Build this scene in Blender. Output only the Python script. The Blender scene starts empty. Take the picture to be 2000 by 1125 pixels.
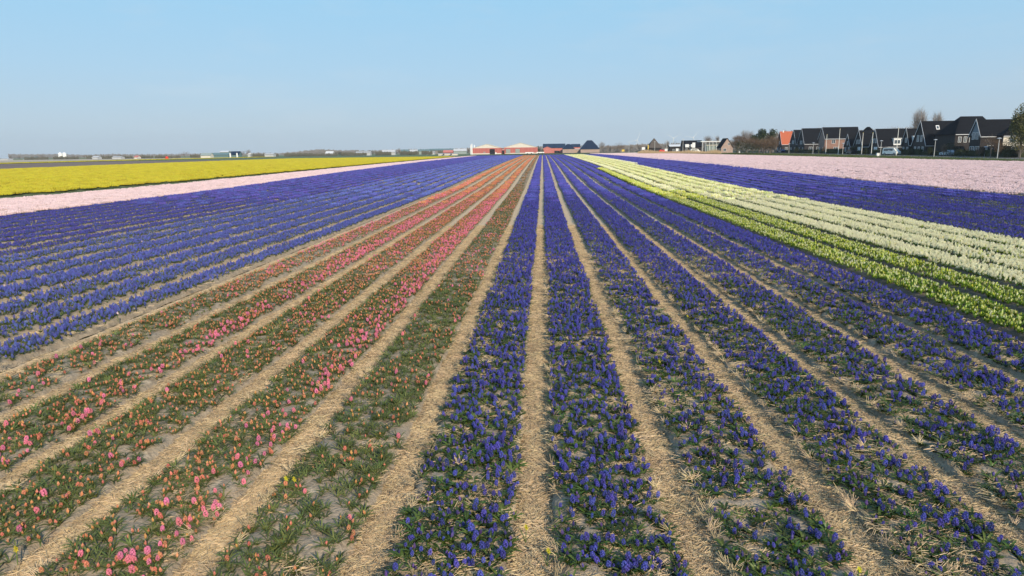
import bpy, bmesh, math, random
import numpy as np
from mathutils import Vector, Matrix
random.seed(7); rng = np.random.default_rng(11)
sc = bpy.context.scene; C = sc.collection
PI = math.pi; R_ = math.radians

# ------------------------------------------------------------------ camera
PITCH, YAW, ROLL, CH, CX, FPX = .19796, -.046497, -.012949, 3.665, .1013, 1333.0
def axes():
    F = Vector((math.sin(YAW)*math.cos(PITCH), math.cos(YAW)*math.cos(PITCH), -math.sin(PITCH)))
    r = Vector((math.cos(YAW), -math.sin(YAW), 0)); u = r.cross(F)
    return (math.cos(ROLL)*r+math.sin(ROLL)*u, -math.sin(ROLL)*r+math.cos(ROLL)*u, F)
AR, AU, AF = axes()
cam = bpy.data.cameras.new('camera'); co = bpy.data.objects.new('camera', cam); C.objects.link(co)
M = Matrix((AR, AU, -AF)).transposed().to_4x4(); M.translation = (CX, 0, CH); co.matrix_world = M
cam.sensor_width = 36; cam.lens = FPX/2000*36; cam.clip_start = .1; cam.clip_end = 9000
sc.camera = co
# ------------------------------------------------------------------ world, sun, exposure
SUN_AZ, SUN_EL = R_(151), R_(27)          # azimuth clockwise from +Y (the direction of the rows)
w = bpy.data.worlds.new('World'); sc.world = w; w.use_nodes = True
nt = w.node_tree; nt.nodes.clear()
sky = nt.nodes.new('ShaderNodeTexSky'); sky.sky_type = 'NISHITA'; sky.sun_disc = False
sky.sun_elevation = SUN_EL; sky.sun_rotation = SUN_AZ; sky.altitude = 0
sky.air_density = 1.0; sky.dust_density = .6; sky.ozone_density = 1.5
SKYS = .11
tcw = nt.nodes.new('ShaderNodeTexCoord'); sep = nt.nodes.new('ShaderNodeSeparateXYZ'); ramp = nt.nodes.new('ShaderNodeValToRGB')
els = ramp.color_ramp.elements                       # clear spring sky by elevation: pale grey blue low down, deeper overhead
for p_, c_ in ((.0, (.49,.62,.76)), (.045, (.475,.63,.78)), (.11, (.42,.655,.86)), (.21, (.35,.665,.92)), (1., (.16,.36,.76))):
    e_ = els[0] if p_ == 0 else els[-1] if p_ == 1. else els.new(p_)
    e_.position = p_; e_.color = (c_[0]/SKYS/1., c_[1]/SKYS, c_[2]/SKYS, 1)
# faint wisps of cirrus
nzw = nt.nodes.new('ShaderNodeTexNoise'); nzw.inputs['Scale'].default_value = 5; nzw.inputs['Detail'].default_value = 7; nzw.inputs['Roughness'].default_value = .62
mpw = nt.nodes.new('ShaderNodeMapping'); mpw.inputs['Scale'].default_value = (1, 1, 4.5); mpw.inputs['Rotation'].default_value = (.15, .1, .4)
crw = nt.nodes.new('ShaderNodeMapRange'); crw.inputs[1].default_value = .52; crw.inputs[2].default_value = .78; crw.inputs[3].default_value = 0; crw.inputs[4].default_value = .3
mixw = nt.nodes.new('ShaderNodeMix'); mixw.data_type = 'RGBA'; mixw.inputs[7].default_value = (.62/SKYS, .72/SKYS, .82/SKYS, 1)
mixs = nt.nodes.new('ShaderNodeMix'); mixs.data_type = 'RGBA'; mixs.inputs[0].default_value = .88
bg = nt.nodes.new('ShaderNodeBackground'); bg.inputs['Strength'].default_value = SKYS
wo = nt.nodes.new('ShaderNodeOutputWorld'); lk = nt.links.new
lk(tcw.outputs['Generated'], sep.inputs[0]); lk(sep.outputs['Z'], ramp.inputs[0]); lk(tcw.outputs['Generated'], mpw.inputs[0]); lk(mpw.outputs[0], nzw.inputs['Vector'])
lk(nzw.outputs['Fac'], crw.inputs[0]); lk(crw.outputs[0], mixw.inputs[0]); lk(ramp.outputs[0], mixw.inputs[6])
lk(sky.outputs[0], mixs.inputs[6]); lk(mixw.outputs[2], mixs.inputs[7]); lk(mixs.outputs[2], bg.inputs['Color']); lk(bg.outputs[0], wo.inputs[0])
sl = bpy.data.lights.new('sun', 'SUN'); sl.energy = 5; sl.angle = R_(.5); sl.color = (1, .86, .67)
so = bpy.data.objects.new('sun', sl); C.objects.link(so)
sd = Vector((math.sin(SUN_AZ)*math.cos(SUN_EL), math.cos(SUN_AZ)*math.cos(SUN_EL), math.sin(SUN_EL)))
so.rotation_euler = sd.to_track_quat('Z', 'Y').to_euler(); so.location = (60, -60, 60)
sc.render.engine = 'CYCLES'
sc.view_settings.view_transform = 'Standard'; sc.view_settings.look = 'None'
sc.view_settings.exposure = 0; sc.view_settings.gamma = 1; sc.view_settings.use_curve_mapping = False
HAZE = .00013

# ------------------------------------------------------------------ helpers
def gz(Y): return 1.7*(1-math.exp(-max(0, Y-70)/150))
def gzn(Y): return 1.7*(1-np.exp(-np.maximum(0, Y-70)/150))
def ray(px, py): return AF*FPX+AR*(px-1000)+AU*(562.5-py)
def atY(px, py, Y):                                  # where the sight line crosses the plane Y
    d = ray(px, py); t = Y/d.y; return Vector((CX+t*d.x, Y, CH+t*d.z))
def atX(px, py, X):
    d = ray(px, py); t = (X-CX)/d.x; return Vector((X, t*d.y, CH+t*d.z))
def tag(o, label=None, cat=None, group=None, kind=None):
    if label: o['label'] = label
    if cat: o['category'] = cat
    if group: o['group'] = group
    if kind: o['kind'] = kind
    return o
def empty(name, loc, label, cat, group=None, rz=0):
    o = bpy.data.objects.new(name, None); C.objects.link(o); o.location = loc; o.rotation_euler = (0, 0, rz)
    o.empty_display_size = .1
    return tag(o, label, cat, group)
class MB:
    def __init__(s): s.v = []; s.f = []
    def add(s, vs, fs):
        n = len(s.v); s.v += [tuple(v) for v in vs]; s.f += [tuple(i+n for i in f) for f in fs]; return s
    def box(s, x0, x1, y0, y1, z0, z1):
        return s.add([(x0,y0,z0),(x1,y0,z0),(x1,y1,z0),(x0,y1,z0),(x0,y0,z1),(x1,y0,z1),(x1,y1,z1),(x0,y1,z1)],
            [(0,3,2,1),(4,5,6,7),(0,1,5,4),(1,2,6,5),(2,3,7,6),(3,0,4,7)])
    def tube(s, a, b, r0, r1=None, n=6):
        a = Vector(a); b = Vector(b); r1 = r0 if r1 is None else r1
        d = (b-a).normalized(); x = d.orthogonal().normalized(); y = d.cross(x)
        vs = [a+(x*math.cos(t)+y*math.sin(t))*r0 for t in [2*PI*i/n for i in range(n)]]
        vs += [b+(x*math.cos(t)+y*math.sin(t))*r1 for t in [2*PI*i/n for i in range(n)]]
        fs = [(i, (i+1) % n, n+(i+1) % n, n+i) for i in range(n)]+[tuple(range(n-1, -1, -1)), tuple(range(n, 2*n))]
        return s.add(vs, fs)
    def slab(s, quad, th):                            # a quad thickened along its own normal
        q = [Vector(p) for p in quad]; nrm = (q[1]-q[0]).cross(q[-1]-q[0]).normalized()*th; n = len(q)
        return s.add(q+[p+nrm for p in q], [tuple(range(n-1, -1, -1)), tuple(range(n, 2*n))]+[(i, (i+1) % n, n+(i+1) % n, n+i) for i in range(n)])
    def mesh(s, name, m=None, smooth=False):
        me = bpy.data.meshes.new(name); me.from_pydata(s.v, [], s.f); me.update()
        if m: me.materials.append(m)
        if smooth: me.polygons.foreach_set('use_smooth', [True]*len(me.polygons))
        return me
    def build(s, name, m, parent=None, smooth=False, loc=None):
        o = bpy.data.objects.new(name, s.mesh(name, m, smooth)); C.objects.link(o)
        if parent: o.parent = parent
        if loc: o.location = loc
        return o
def npmesh(name, V, Fq, m, smooth=False):             # fast mesh from numpy: V (n,3), Fq (m,k)
    me = bpy.data.meshes.new(name); k = Fq.shape[1]
    me.vertices.add(len(V)); me.vertices.foreach_set('co', np.asarray(V, np.float32).ravel())
    me.loops.add(Fq.size); me.loops.foreach_set('vertex_index', Fq.ravel().astype(np.int32))
    me.polygons.add(len(Fq)); me.polygons.foreach_set('loop_start', np.arange(0, Fq.size, k, dtype=np.int32))
    me.polygons.foreach_set('loop_total', np.full(len(Fq), k, np.int32))
    me.update(calc_edges=True); me.validate()
    if m: me.materials.append(m)
    if smooth: me.polygons.foreach_set('use_smooth', [True]*len(me.polygons))
    return me
def grid_faces(nr, nc):
    i = np.arange(nr-1)[:, None]*nc+np.arange(nc-1)[None, :]; i = i.ravel()
    return np.stack([i, i+1, i+nc+1, i+nc], -1)
_lat = rng.random((257, 257))
def vnoise(x, y):                                     # smooth value noise in 0..1
    x = np.asarray(x, float)+1000.3; y = np.asarray(y, float)+1000.7
    xi = np.floor(x).astype(int); yi = np.floor(y).astype(int); fx = x-xi; fy = y-yi
    fx = fx*fx*(3-2*fx); fy = fy*fy*(3-2*fy); g = lambda a, b: _lat[a % 257, b % 257]
    return (g(xi, yi)*(1-fx)+g(xi+1, yi)*fx)*(1-fy)+(g(xi, yi+1)*(1-fx)+g(xi+1, yi+1)*fx)*fy

# ------------------------------------------------------------------ materials
def mat(name, col, rough=.9, var=None, scale=4., detail=4, bump=0, bscale=None, spec=.2, trans=0, rnd=0, stretch=None, metallic=0, hue=0):
    m = bpy.data.materials.new(name); m.use_nodes = True; t = m.node_tree; N = t.nodes; L = t.links
    b = N['Principled BSDF']; b.inputs['Roughness'].default_value = rough; b.inputs['Specular IOR Level'].default_value = spec
    b.inputs['Metallic'].default_value = metallic
    src = None
    if var or bump:
        tc = N.new('ShaderNodeTexCoord'); vec = tc.outputs['Object']
        if stretch:
            mp = N.new('ShaderNodeMapping'); mp.inputs['Scale'].default_value = stretch; L.new(vec, mp.inputs[0]); vec = mp.outputs[0]
    if var:
        nz = N.new('ShaderNodeTexNoise'); nz.inputs['Scale'].default_value = scale; nz.inputs['Detail'].default_value = detail
        nz.inputs['Roughness'].default_value = .65; L.new(vec, nz.inputs['Vector'])
        cr = N.new('ShaderNodeValToRGB'); L.new(nz.outputs['Fac'], cr.inputs[0])
        cols = [col]+var; e = cr.color_ramp.elements
        ps = np.linspace(.34, .66, len(cols))
        e[0].position = ps[0]; e[0].color = (*cols[0], 1); e[1].position = ps[-1]; e[1].color = (*cols[-1], 1)
        for p, c in zip(ps[1:-1], cols[1:-1]): k = e.new(p); k.color = (*c, 1)
        src = cr.outputs[0]
    if rnd or hue:
        oi = N.new('ShaderNodeObjectInfo'); h = N.new('ShaderNodeHueSaturation')
        if src: L.new(src, h.inputs['Color'])
        else: h.inputs['Color'].default_value = (*col, 1)
        mr = N.new('ShaderNodeMapRange'); mr.inputs[3].default_value = 1-rnd; mr.inputs[4].default_value = 1+rnd
        L.new(oi.outputs['Random'], mr.inputs[0]); L.new(mr.outputs[0], h.inputs['Value'])
        if hue:
            m1 = N.new('ShaderNodeMath'); m1.operation = 'MULTIPLY'; m1.inputs[1].default_value = 7.31
            m2 = N.new('ShaderNodeMath'); m2.operation = 'FRACT'; L.new(oi.outputs['Random'], m1.inputs[0]); L.new(m1.outputs[0], m2.inputs[0])
            mh = N.new('ShaderNodeMapRange'); mh.inputs[3].default_value = .5-hue; mh.inputs[4].default_value = .5+hue
            L.new(m2.outputs[0], mh.inputs[0]); L.new(mh.outputs[0], h.inputs['Hue'])
        src = h.outputs[0]
    if src: L.new(src, b.inputs['Base Color'])
    else: b.inputs['Base Color'].default_value = (*col, 1)
    if bump:
        n2 = N.new('ShaderNodeTexNoise'); n2.inputs['Scale'].default_value = bscale or scale*3; n2.inputs['Detail'].default_value = 5; L.new(vec, n2.inputs['Vector'])
        bp = N.new('ShaderNodeBump'); bp.inputs['Strength'].default_value = min(1, bump); bp.inputs['Distance'].default_value = .02*bump
        L.new(n2.outputs['Fac'], bp.inputs['Height']); L.new(bp.outputs[0], b.inputs['Normal'])
    if trans:
        tr = N.new('ShaderNodeBsdfTranslucent'); mx = N.new('ShaderNodeMixShader'); mx.inputs[0].default_value = trans
        if src: L.new(src, tr.inputs[0])
        else: tr.inputs[0].default_value = (*col, 1)
        L.new(b.outputs[0], mx.inputs[1]); L.new(tr.outputs[0], mx.inputs[2]); L.new(mx.outputs[0], N['Material Output'].inputs[0])
    return m
def brickmat(name, c1, c2, mortar, bw=.22, bh=.065):
    m = bpy.data.materials.new(name); m.use_nodes = True; t = m.node_tree; N = t.nodes; L = t.links; b = N['Principled BSDF']
    b.inputs['Roughness'].default_value = .9
    tc = N.new('ShaderNodeTexCoord'); mp = N.new('ShaderNodeMapping'); mp.inputs['Rotation'].default_value = (R_(90), 0, R_(0)); L.new(tc.outputs['Object'], mp.inputs[0])
    br = N.new('ShaderNodeTexBrick'); br.inputs['Scale'].default_value = 1; br.inputs['Brick Width'].default_value = bw; br.inputs['Row Height'].default_value = bh
    br.inputs['Mortar Size'].default_value = .008; br.inputs['Color1'].default_value = (*c1, 1); br.inputs['Color2'].default_value = (*c2, 1); br.inputs['Mortar'].default_value = (*mortar, 1)
    nz = N.new('ShaderNodeTexNoise'); nz.inputs['Scale'].default_value = .8; nz.inputs['Detail'].default_value = 4; L.new(tc.outputs['Object'], nz.inputs[0])
    mx = N.new('ShaderNodeMix'); mx.data_type = 'RGBA'; mx.blend_type = 'MULTIPLY'; mx.inputs[0].default_value = .5
    L.new(mp.outputs[0], br.inputs[0]); L.new(br.outputs[0], mx.inputs[6]); L.new(nz.outputs['Fac'], mx.inputs[7]); L.new(mx.outputs[2], b.inputs['Base Color'])
    return m
Mt = dict(
 ground=mat('far_land', (.13,.16,.07), var=[(.2,.2,.1),(.11,.15,.06)], scale=.02),
 grass=mat('grass', (.03,.05,.014), var=[(.05,.075,.02),(.08,.085,.035)], scale=1.5, bump=1),
 fieldgreen=mat('green_field', (.09,.13,.06), var=[(.13,.165,.08)], scale=.05),
 tulipgreen=mat('green_crop', (.115,.14,.05), var=[(.17,.19,.085)], scale=.6, bump=1),
 soil=mat('bed_soil', (.19,.14,.095), var=[(.38,.30,.21),(.27,.215,.15),(.50,.40,.28)], scale=3.5, detail=12, bump=1.1, bscale=26),
 darksoil=mat('shaded_soil', (.10,.075,.05), var=[(.17,.13,.09)], scale=5, detail=8, bump=1.2, bscale=20),  # soil for right-hand beds, darkened in its colour for the shade there
 strawmat=mat('straw_mulch', (.40,.275,.165), var=[(.70,.53,.33),(.50,.365,.225),(.85,.68,.45)], scale=11, detail=9, bump=2, bscale=30, stretch=(1,.45,1)),
 brownsoil=mat('ploughed_soil', (.15,.095,.075), var=[(.22,.165,.125),(.17,.115,.09)], scale=.12, stretch=(1,.1,1)),
 pinkband=mat('pale_stubble', (.42,.36,.24), var=[(.50,.40,.31)], scale=.1),
 road=mat('asphalt', (.16,.155,.15), var=[(.22,.21,.2)], scale=1),
 leaf=mat('hyacinth_leaf', (.07,.11,.018), rough=.4, spec=.45, trans=.3, rnd=.6, hue=.025),
 leafd=mat('hyacinth_leaf_olive', (.095,.13,.032), rough=.5, spec=.4, trans=.3, rnd=.4, hue=.03),
 leafc=mat('coral_hyacinth_leaf', (.13,.155,.04), rough=.5, spec=.35, trans=.3, rnd=.45, hue=.03),
 leafb=mat('fresh_leaf', (.17,.27,.02), rough=.45, spec=.4, trans=.45, rnd=.35, hue=.02),
 stem=mat('stem', (.1,.14,.04), rnd=.3),
 violet=mat('violet_blue_petal', (.080,.080,.375), rough=.6, trans=.15, rnd=.42, hue=.012),
 violetd=mat('violet_bud', (.09,.06,.2), rough=.6, trans=.15, rnd=.4, hue=.03),
 blue=mat('blue_petal', (.125,.15,.46), rough=.6, trans=.2, rnd=.35, hue=.015),
 deep=mat('deep_violet_petal', (.09,.09,.385), rough=.6, trans=.2, rnd=.3, hue=.02),
 orange=mat('orange_bud', (.56,.25,.10), rough=.6, trans=.2, rnd=.25, hue=.02),
 coral=mat('coral_petal', (.66,.25,.15), rough=.6, trans=.2, rnd=.2, hue=.02),
 pink=mat('pink_petal', (.80,.25,.36), rough=.6, trans=.25, rnd=.2, hue=.02),
 pale=mat('pale_pink_petal', (.75,.57,.565), rough=.6, trans=.2, rnd=.14, hue=.01),
 white=mat('white_petal', (.88,.84,.60), rough=.6, trans=.25, rnd=.12, hue=.01),
 cream=mat('cream_petal', (.76,.76,.30), rough=.6, trans=.3, rnd=.2, hue=.02),
 ygreen=mat('yellow_green_bud', (.60,.64,.08), rough=.6, trans=.35, rnd=.3, hue=.02),
 yellow=mat('yellow_petal', (.55,.48,.035), rough=.6, trans=.25, rnd=.15, hue=.01),
 straw=mat('dry_straw', (.54,.40,.23), rough=.6, trans=.1, rnd=.4, hue=.01),
 dwhite=mat('white_paint', (.78,.78,.76), rough=.5), cwhite=mat('cream_cladding', (.68,.63,.54), rough=.7, var=[(.60,.56,.49)], scale=.6),
 redclad=mat('red_cladding', (.40,.115,.10), rough=.7, var=[(.47,.16,.135)], scale=.5, stretch=(3,1,.2)),
 dark=mat('dark_opening', (.012,.013,.018), rough=.6), glass=mat('window_glass', (.05,.07,.09), rough=.08, spec=.8),
 greyg=mat('grey_green_panel', (.27,.32,.30), rough=.6), solar=mat('solar_panel', (.012,.02,.04), rough=.35, spec=.4),
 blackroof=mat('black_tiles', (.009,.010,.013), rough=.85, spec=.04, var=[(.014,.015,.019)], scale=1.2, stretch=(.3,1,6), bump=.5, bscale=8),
 thatch=mat('brown_thatch', (.08,.065,.055), var=[(.12,.1,.085)], scale=2),
 orangeroof=mat('orange_tiles', (.50,.135,.06), rough=.8, var=[(.40,.10,.05),(.54,.17,.08)], scale=3, stretch=(1,1,3), bump=.8, bscale=9),
 slate=mat('slate_cladding', (.20,.24,.27), rough=.7, var=[(.17,.2,.23)], scale=3), 
 brickd=brickmat('shaded_dark_brick', (.035,.026,.026), (.022,.018,.02), (.04,.037,.037)), brickr=brickmat('red_brick', (.38,.18,.12), (.28,.13,.09), (.36,.3,.26)),  # the dark brick is deepened further in colour to stand for shade
 brickp=brickmat('pale_brick', (.55,.38,.3), (.45,.3,.24), (.5,.44,.4)), pinkwall=mat('pink_red_wall', (.55,.2,.17), rough=.8, var=[(.47,.16,.14)], scale=.5),
 barge=mat('grey_white_trim', (.6,.61,.62), rough=.6), metal=mat('galvanised_pole', (.5,.5,.48), rough=.5), pole=mat('white_pole', (.8,.78,.7), rough=.4),
 twig=mat('bare_twigs', (.19,.15,.125), var=[(.25,.2,.16)], scale=.5), twigp=mat('pale_twigs', (.33,.285,.25)), bark=mat('bark', (.12,.1,.08), var=[(.2,.17,.14)], scale=4),
 twigb=mat('brown_twigs', (.13,.085,.055), var=[(.2,.13,.08)], scale=.6), pine=mat('pine_needles', (.025,.04,.016), var=[(.05,.07,.03)], scale=.8),
 hedge=mat('hedge_leaves', (.022,.03,.013), var=[(.045,.055,.02)], scale=2), budgreen=mat('budding_leaves', (.15,.15,.045), var=[(.09,.09,.035),(.25,.21,.07)], scale=.7),
 farwood=mat('far_wood', (.17,.16,.155), var=[(.24,.22,.205)], scale=.2), hazewhite=mat('haze_dimmed_white', (.50,.51,.52), rough=.8, var=[(.42,.43,.44)], scale=.3), farwood2=mat('far_scrub', (.085,.09,.07), var=[(.14,.13,.10)], scale=.2), reed=mat('dry_reeds', (.45,.34,.2), var=[(.32,.23,.14)], scale=1.5),  # far sheds' white is dimmed in its colour to imitate distance haze
 carblue=mat('blue_paint', (.02,.03,.09), rough=.25, spec=.6), carblack=mat('black_paint', (.012,.013,.015), rough=.3, spec=.6), carwhite=mat('white_car_paint', (.8,.78,.7), rough=.3, spec=.5),
 cargrey=mat('pale_grey_paint', (.4,.45,.48), rough=.3, spec=.6), red=mat('red_paint', (.72,.05,.03), rough=.5), rubber=mat('tyre', (.02,.02,.02)), lampy=mat('yellow_paint', (.7,.5,.1)),
 teal=mat('blue_green_sheet', (.13,.2,.21), rough=.6),
)

# ------------------------------------------------------------------ ground and parcels
def ribbon(name, xl, xr, ys, zoff, m, nx=2, kind='structure'):
    """sheet between two side lines xl(Y), xr(Y), following the terrain"""
    ys = np.asarray(ys, float); xl = xl(ys) if callable(xl) else np.full_like(ys, xl); xr = xr(ys) if callable(xr) else np.full_like(ys, xr)
    t = np.linspace(0, 1, nx); X = xl[:, None]*(1-t)+xr[:, None]*t; Y = np.repeat(ys[:, None], nx, 1); Z = gzn(Y)+zoff
    o = bpy.data.objects.new(name, npmesh(name, np.stack([X, Y, Z], -1).reshape(-1, 3), grid_faces(len(ys), nx), m, True)); C.objects.link(o)
    o['kind'] = kind; return o
tab = lambda *p: (lambda Y: np.interp(Y, [a for a, b in p], [b for a, b in p]))
def yr(a, b, n=40): return np.geomspace(a, b, n)
YS = np.concatenate([[-120, -40, 0], np.linspace(20, 800, 60), [1000, 1500, 2400]])
ribbon('ground', -2300, 2300, YS, -.06, Mt['ground'], 12)
END = 340
YELL, YELR = tab((0,-128),(156,-126),(310,-112)), tab((40,-54),(62,-50.7),(92,-46.5),(126,-43.8),(205,-40.5),(310,-38.5))
PKL, PKR = tab((30,-49),(56,-46),(87,-43.2),(118,-41),(193,-37.5),(330,-34.5)), tab((30,-32.7),(65,-32.7),(120,-31.8),(330,-31.2))
PRL, PRR = tab((40,34.2),(84,32.4),(200,29.5),(400,27.5)), tab((50,93),(125,84),(147,79),(180,73.5),(269,65),(400,54))
ribbon('ploughed_field', tab((60,-226),(500,-190)), lambda Y: YELL(Y)-.6, yr(60, 480), .02, Mt['brownsoil'])
ribbon('pale_field', tab((60,-262),(500,-240)), tab((60,-236),(500,-202)), yr(60, 480), .03, Mt['pinkband'])
ribbon('green_strip', tab((60,-236),(500,-202)), tab((60,-226),(500,-190)), yr(60, 480), .03, Mt['tulipgreen'])
ribbon('outer_field', -620, tab((60,-262),(500,-240)), yr(60, 560), .025, Mt['pinkband'])
ribbon('grass_strip', lambda Y: YELR(Y), lambda Y: PKL(Y), yr(30, 330), .03, Mt['tulipgreen'])
ribbon('field_end_grass', -40, 60, yr(END+1, 620), .04, Mt['grass'])
ribbon('green_field', -260, -40.5, yr(312, 640), .035, Mt['fieldgreen'])
ribbon('dirt_under_daffodils', lambda Y: YELL(Y), lambda Y: YELR(Y)-.2, yr(30, 308), .05, Mt['tulipgreen'])
ribbon('grass_verge', lambda Y: PRR(Y)+.3, 96.4, yr(40, 420), .05, Mt['grass'], 6)
ribbon('road', 96.5, 102.5, yr(40, 520), .06, Mt['road'])
ribbon('pavement', 102.5, 104.6, yr(40, 520), .16, Mt['road'])
ribbon('garden_ground', 104.7, 170, yr(40, 520), .1, Mt['hedge'])

# flower beds: raised loft of crusty soil, one per bed; straw paths between them
PW = 1.5
BEDS = list(range(-22, 22))
def path_shift(k, Y):                                  # paths wander a little
    return .05*(vnoise(np.full_like(Y, k*7.7), Y*.12)-.5)+.04*(vnoise(np.full_like(Y, k*3.1), Y*.5)-.5)+.09*(vnoise(np.full_like(Y, k*1.7), Y*.035)-.5)*(Y > 12)
def bed_range(k):
    sh = .0
    hw = .25 if k < 2 else .22
    x0, x1 = PW*k+.18, PW*(k+1)-.15
    if k >= 5: x0, x1 = PW*k+.14, PW*(k+1)-.12
    if k <= -7: x0, x1 = PW*k+.2, PW*(k+1)-.2
    if k <= -14: x0, x1 = PW*k+.26, PW*(k+1)-.26
    if k == -7: x1 = PW*(k+1)-.42
    if k == -6: x1 = PW*(k+1)-.2
    return x0, x1
def ylims(k):                                          # first Y at which the bed enters the frame
    xc = PW*(k+.5); return max(3.6, abs(xc-.1)*1.15-2)
cross = np.array([0, .06, .12, .2, .3, .4, .5, .6, .7, .8, .88, .94, 1.])
prof = np.array([-.03, .08, .105, .11, .11, .11, .11, .11, .11, .11, .105, .06, -.03])
for k in BEDS:
    x0, x1 = bed_range(k); ya = ylims(k)
    ys = [ya]
    while ys[-1] < END: ys.append(ys[-1]+max(.05, ys[-1]*.008)*(1 if abs(k) < 8 else 2))
    ys = np.array(ys); ys[-1] = END
    X = x0+(x1-x0)*cross[None, :]+path_shift(k, ys)[:, None]; Y = np.repeat(ys[:, None], len(cross), 1)
    Z = prof[None, :]+(vnoise(X*9, Y*9)-.5)*.04*(prof > 0)+(vnoise(X*2.5+9, Y*2.5)-.5)*.05
    X = X+(vnoise(X*6+50, Y*4)-.5)*.06*np.where((cross < .1) | (cross > .9), 1, .1)
    Z = Z+gzn(Y)
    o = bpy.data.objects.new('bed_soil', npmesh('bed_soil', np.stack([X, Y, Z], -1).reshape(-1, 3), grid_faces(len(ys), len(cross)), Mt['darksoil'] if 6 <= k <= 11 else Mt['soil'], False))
    C.objects.link(o); o['kind'] = 'structure'
for k in range(-21, 22):
    w0 = .34
    ya = ylims(k); ys = [ya]
    while ys[-1] < END: ys.append(ys[-1]+max(.06, ys[-1]*.008))
    ys = np.array(ys); ys[-1] = END
    cr = np.linspace(-1, 1, 7)
    X = PW*k+w0*cr[None, :]+0*ys[:, None]; Y = np.repeat(ys[:, None], 7, 1)
    Z = gzn(Y)+(vnoise(X*8, Y*8)-.5)*.03+.012*(1-cr[None, :]**2)-.01
    o = bpy.data.objects.new('straw_path', npmesh('straw_path', np.stack([X, Y, Z], -1).reshape(-1, 3), grid_faces(len(ys), 7), Mt['darksoil'] if 7 <= k <= 11 else Mt['strawmat'], False))  # paths among the white beds also get the shade-coloured soil
    C.objects.link(o); o['kind'] = 'structure'
ribbon('pink_bed_soil', lambda Y: PKL(Y)+.2, lambda Y: PKR(Y)-.4, yr(30, 335), .06, Mt['soil'])
ribbon('pink_bed_soil', lambda Y: PRL(Y)+.1, lambda Y: PRR(Y), yr(40, 410), .06, Mt['soil'])

# ------------------------------------------------------------------ hyacinth meshes
def leaf_mb(b, az, ln, wd, curl, base=(0, 0, 0), n=4, z0=0.0, fold=.3):
    """strap leaf bending outwards, folded along its midrib"""
    ca, sa = math.cos(az), math.sin(az); vs = []
    for i in range(n+1):
        t = i/n; a = curl[0]+(curl[1]-curl[0])*t
        if i == 0: r, z = .004, z0
        else: r += ln/n*math.cos(a); z += ln/n*math.sin(a)
        w_ = wd*(.45+1.1*t-1.55*t**3)*.5+.0008; up = abs(w_)*fold
        vs += [(base[0]+ca*r-sa*w_, base[1]+sa*r+ca*w_, z+up), (base[0]+ca*r, base[1]+sa*r, z), (base[0]+ca*r+sa*w_, base[1]+sa*r-ca*w_, z+up)]
    fs = []
    for i in range(n): q = 3*i; fs += [(q, q+1, q+4, q+3), (q+1, q+2, q+5, q+4)]
    b.add(vs, fs)
def floret(b, p, out, s, rnd):
    out = Vector(out).normalized(); x = out.orthogonal().normalized(); y = out.cross(x); a0 = rnd.random()*6
    c = Vector(p)
    vs = [c+out*s*.25]; n = 5
    for i in range(n):
        a = a0+2*PI*i/n; vs.append(c+(x*math.cos(a)+y*math.sin(a))*s*.95+out*s*(.55+.2*rnd.random()))
        a += PI/n; vs.append(c+(x*math.cos(a)+y*math.sin(a))*s*.32+out*s*.3)
    fs = [(0, 1+2*i, 2+2*i) for i in range(n)]+[(0, 1+(2*i-1) % (2*n), 1+2*i) for i in range(n)]
    vs.append(c-out*s*.7); e = len(vs)-1
    fs += [(e, 2+2*i, 1+2*i) for i in range(n)]
    b.add(vs, fs)
def spike_mb(h, r, z0, nf, s, rnd, lean=(0, 0)):
    b = MB()
    for i in range(nf):
        t = (i+.5)/nf; a = i*2.399+rnd.random()*.5; rr = r*math.sin(PI*(.16+.80*t))**.6
        z = z0+h*t; el = .15+.9*(t-.35)
        d = Vector((math.cos(a)*math.cos(el), math.sin(a)*math.cos(el), math.sin(el)))
        p = Vector((math.cos(a)*rr*.62+lean[0]*z, math.sin(a)*rr*.62+lean[1]*z, z))
        floret(b, p, d, s*(1-.35*abs(t-.4)), rnd)
    return b
def bud_mb(h, r, z0, rnd):
    """closed spike: pointed, bumpy"""
    b = MB(); n = 6; rows = 5; vs = []
    for j in range(rows):
        t = j/(rows-1); rr = r*(math.sin(PI*(.12+.80*t)))
        for i in range(n): a = 2*PI*(i+.5*(j % 2))/n; q = rr*(.72+.5*((i+j) % 2)+.2*rnd.random()); vs.append((math.cos(a)*q, math.sin(a)*q, z0+h*t))
    vs.append((0, 0, z0+h*1.18)); vs.append((0, 0, z0-.01)); fs = []
    for j in range(rows-1):
        for i in range(n): p, q = j*n+i, j*n+(i+1) % n; fs += [(p, q, q+n, p+n)]
    for i in range(n): fs += [((rows-1)*n+i, (rows-1)*n+(i+1) % n, rows*n), (rows*n+1, (i+1) % n, i)]
    return b.add(vs, fs)
class Proto:
    """a plant as a list of parts (name, MB, material, smooth)"""
    def __init__(s, parts): s.parts = parts
    def joined(s, name):
        V = []; F = []; mi = []; ms = []; sm = []
        for nm, b, m in s.parts:
            if m not in ms: ms.append(m)
            n = len(V); V += b.v; F += [tuple(i+n for i in f) for f in b.f]; mi += [ms.index(m)]*len(b.f)
        me = bpy.data.meshes.new(name); me.from_pydata(V, [], F); [me.materials.append(m) for m in ms]
        me.polygons.foreach_set('material_index', mi); me.update()
        return bpy.data.objects.new(name, me)
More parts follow.
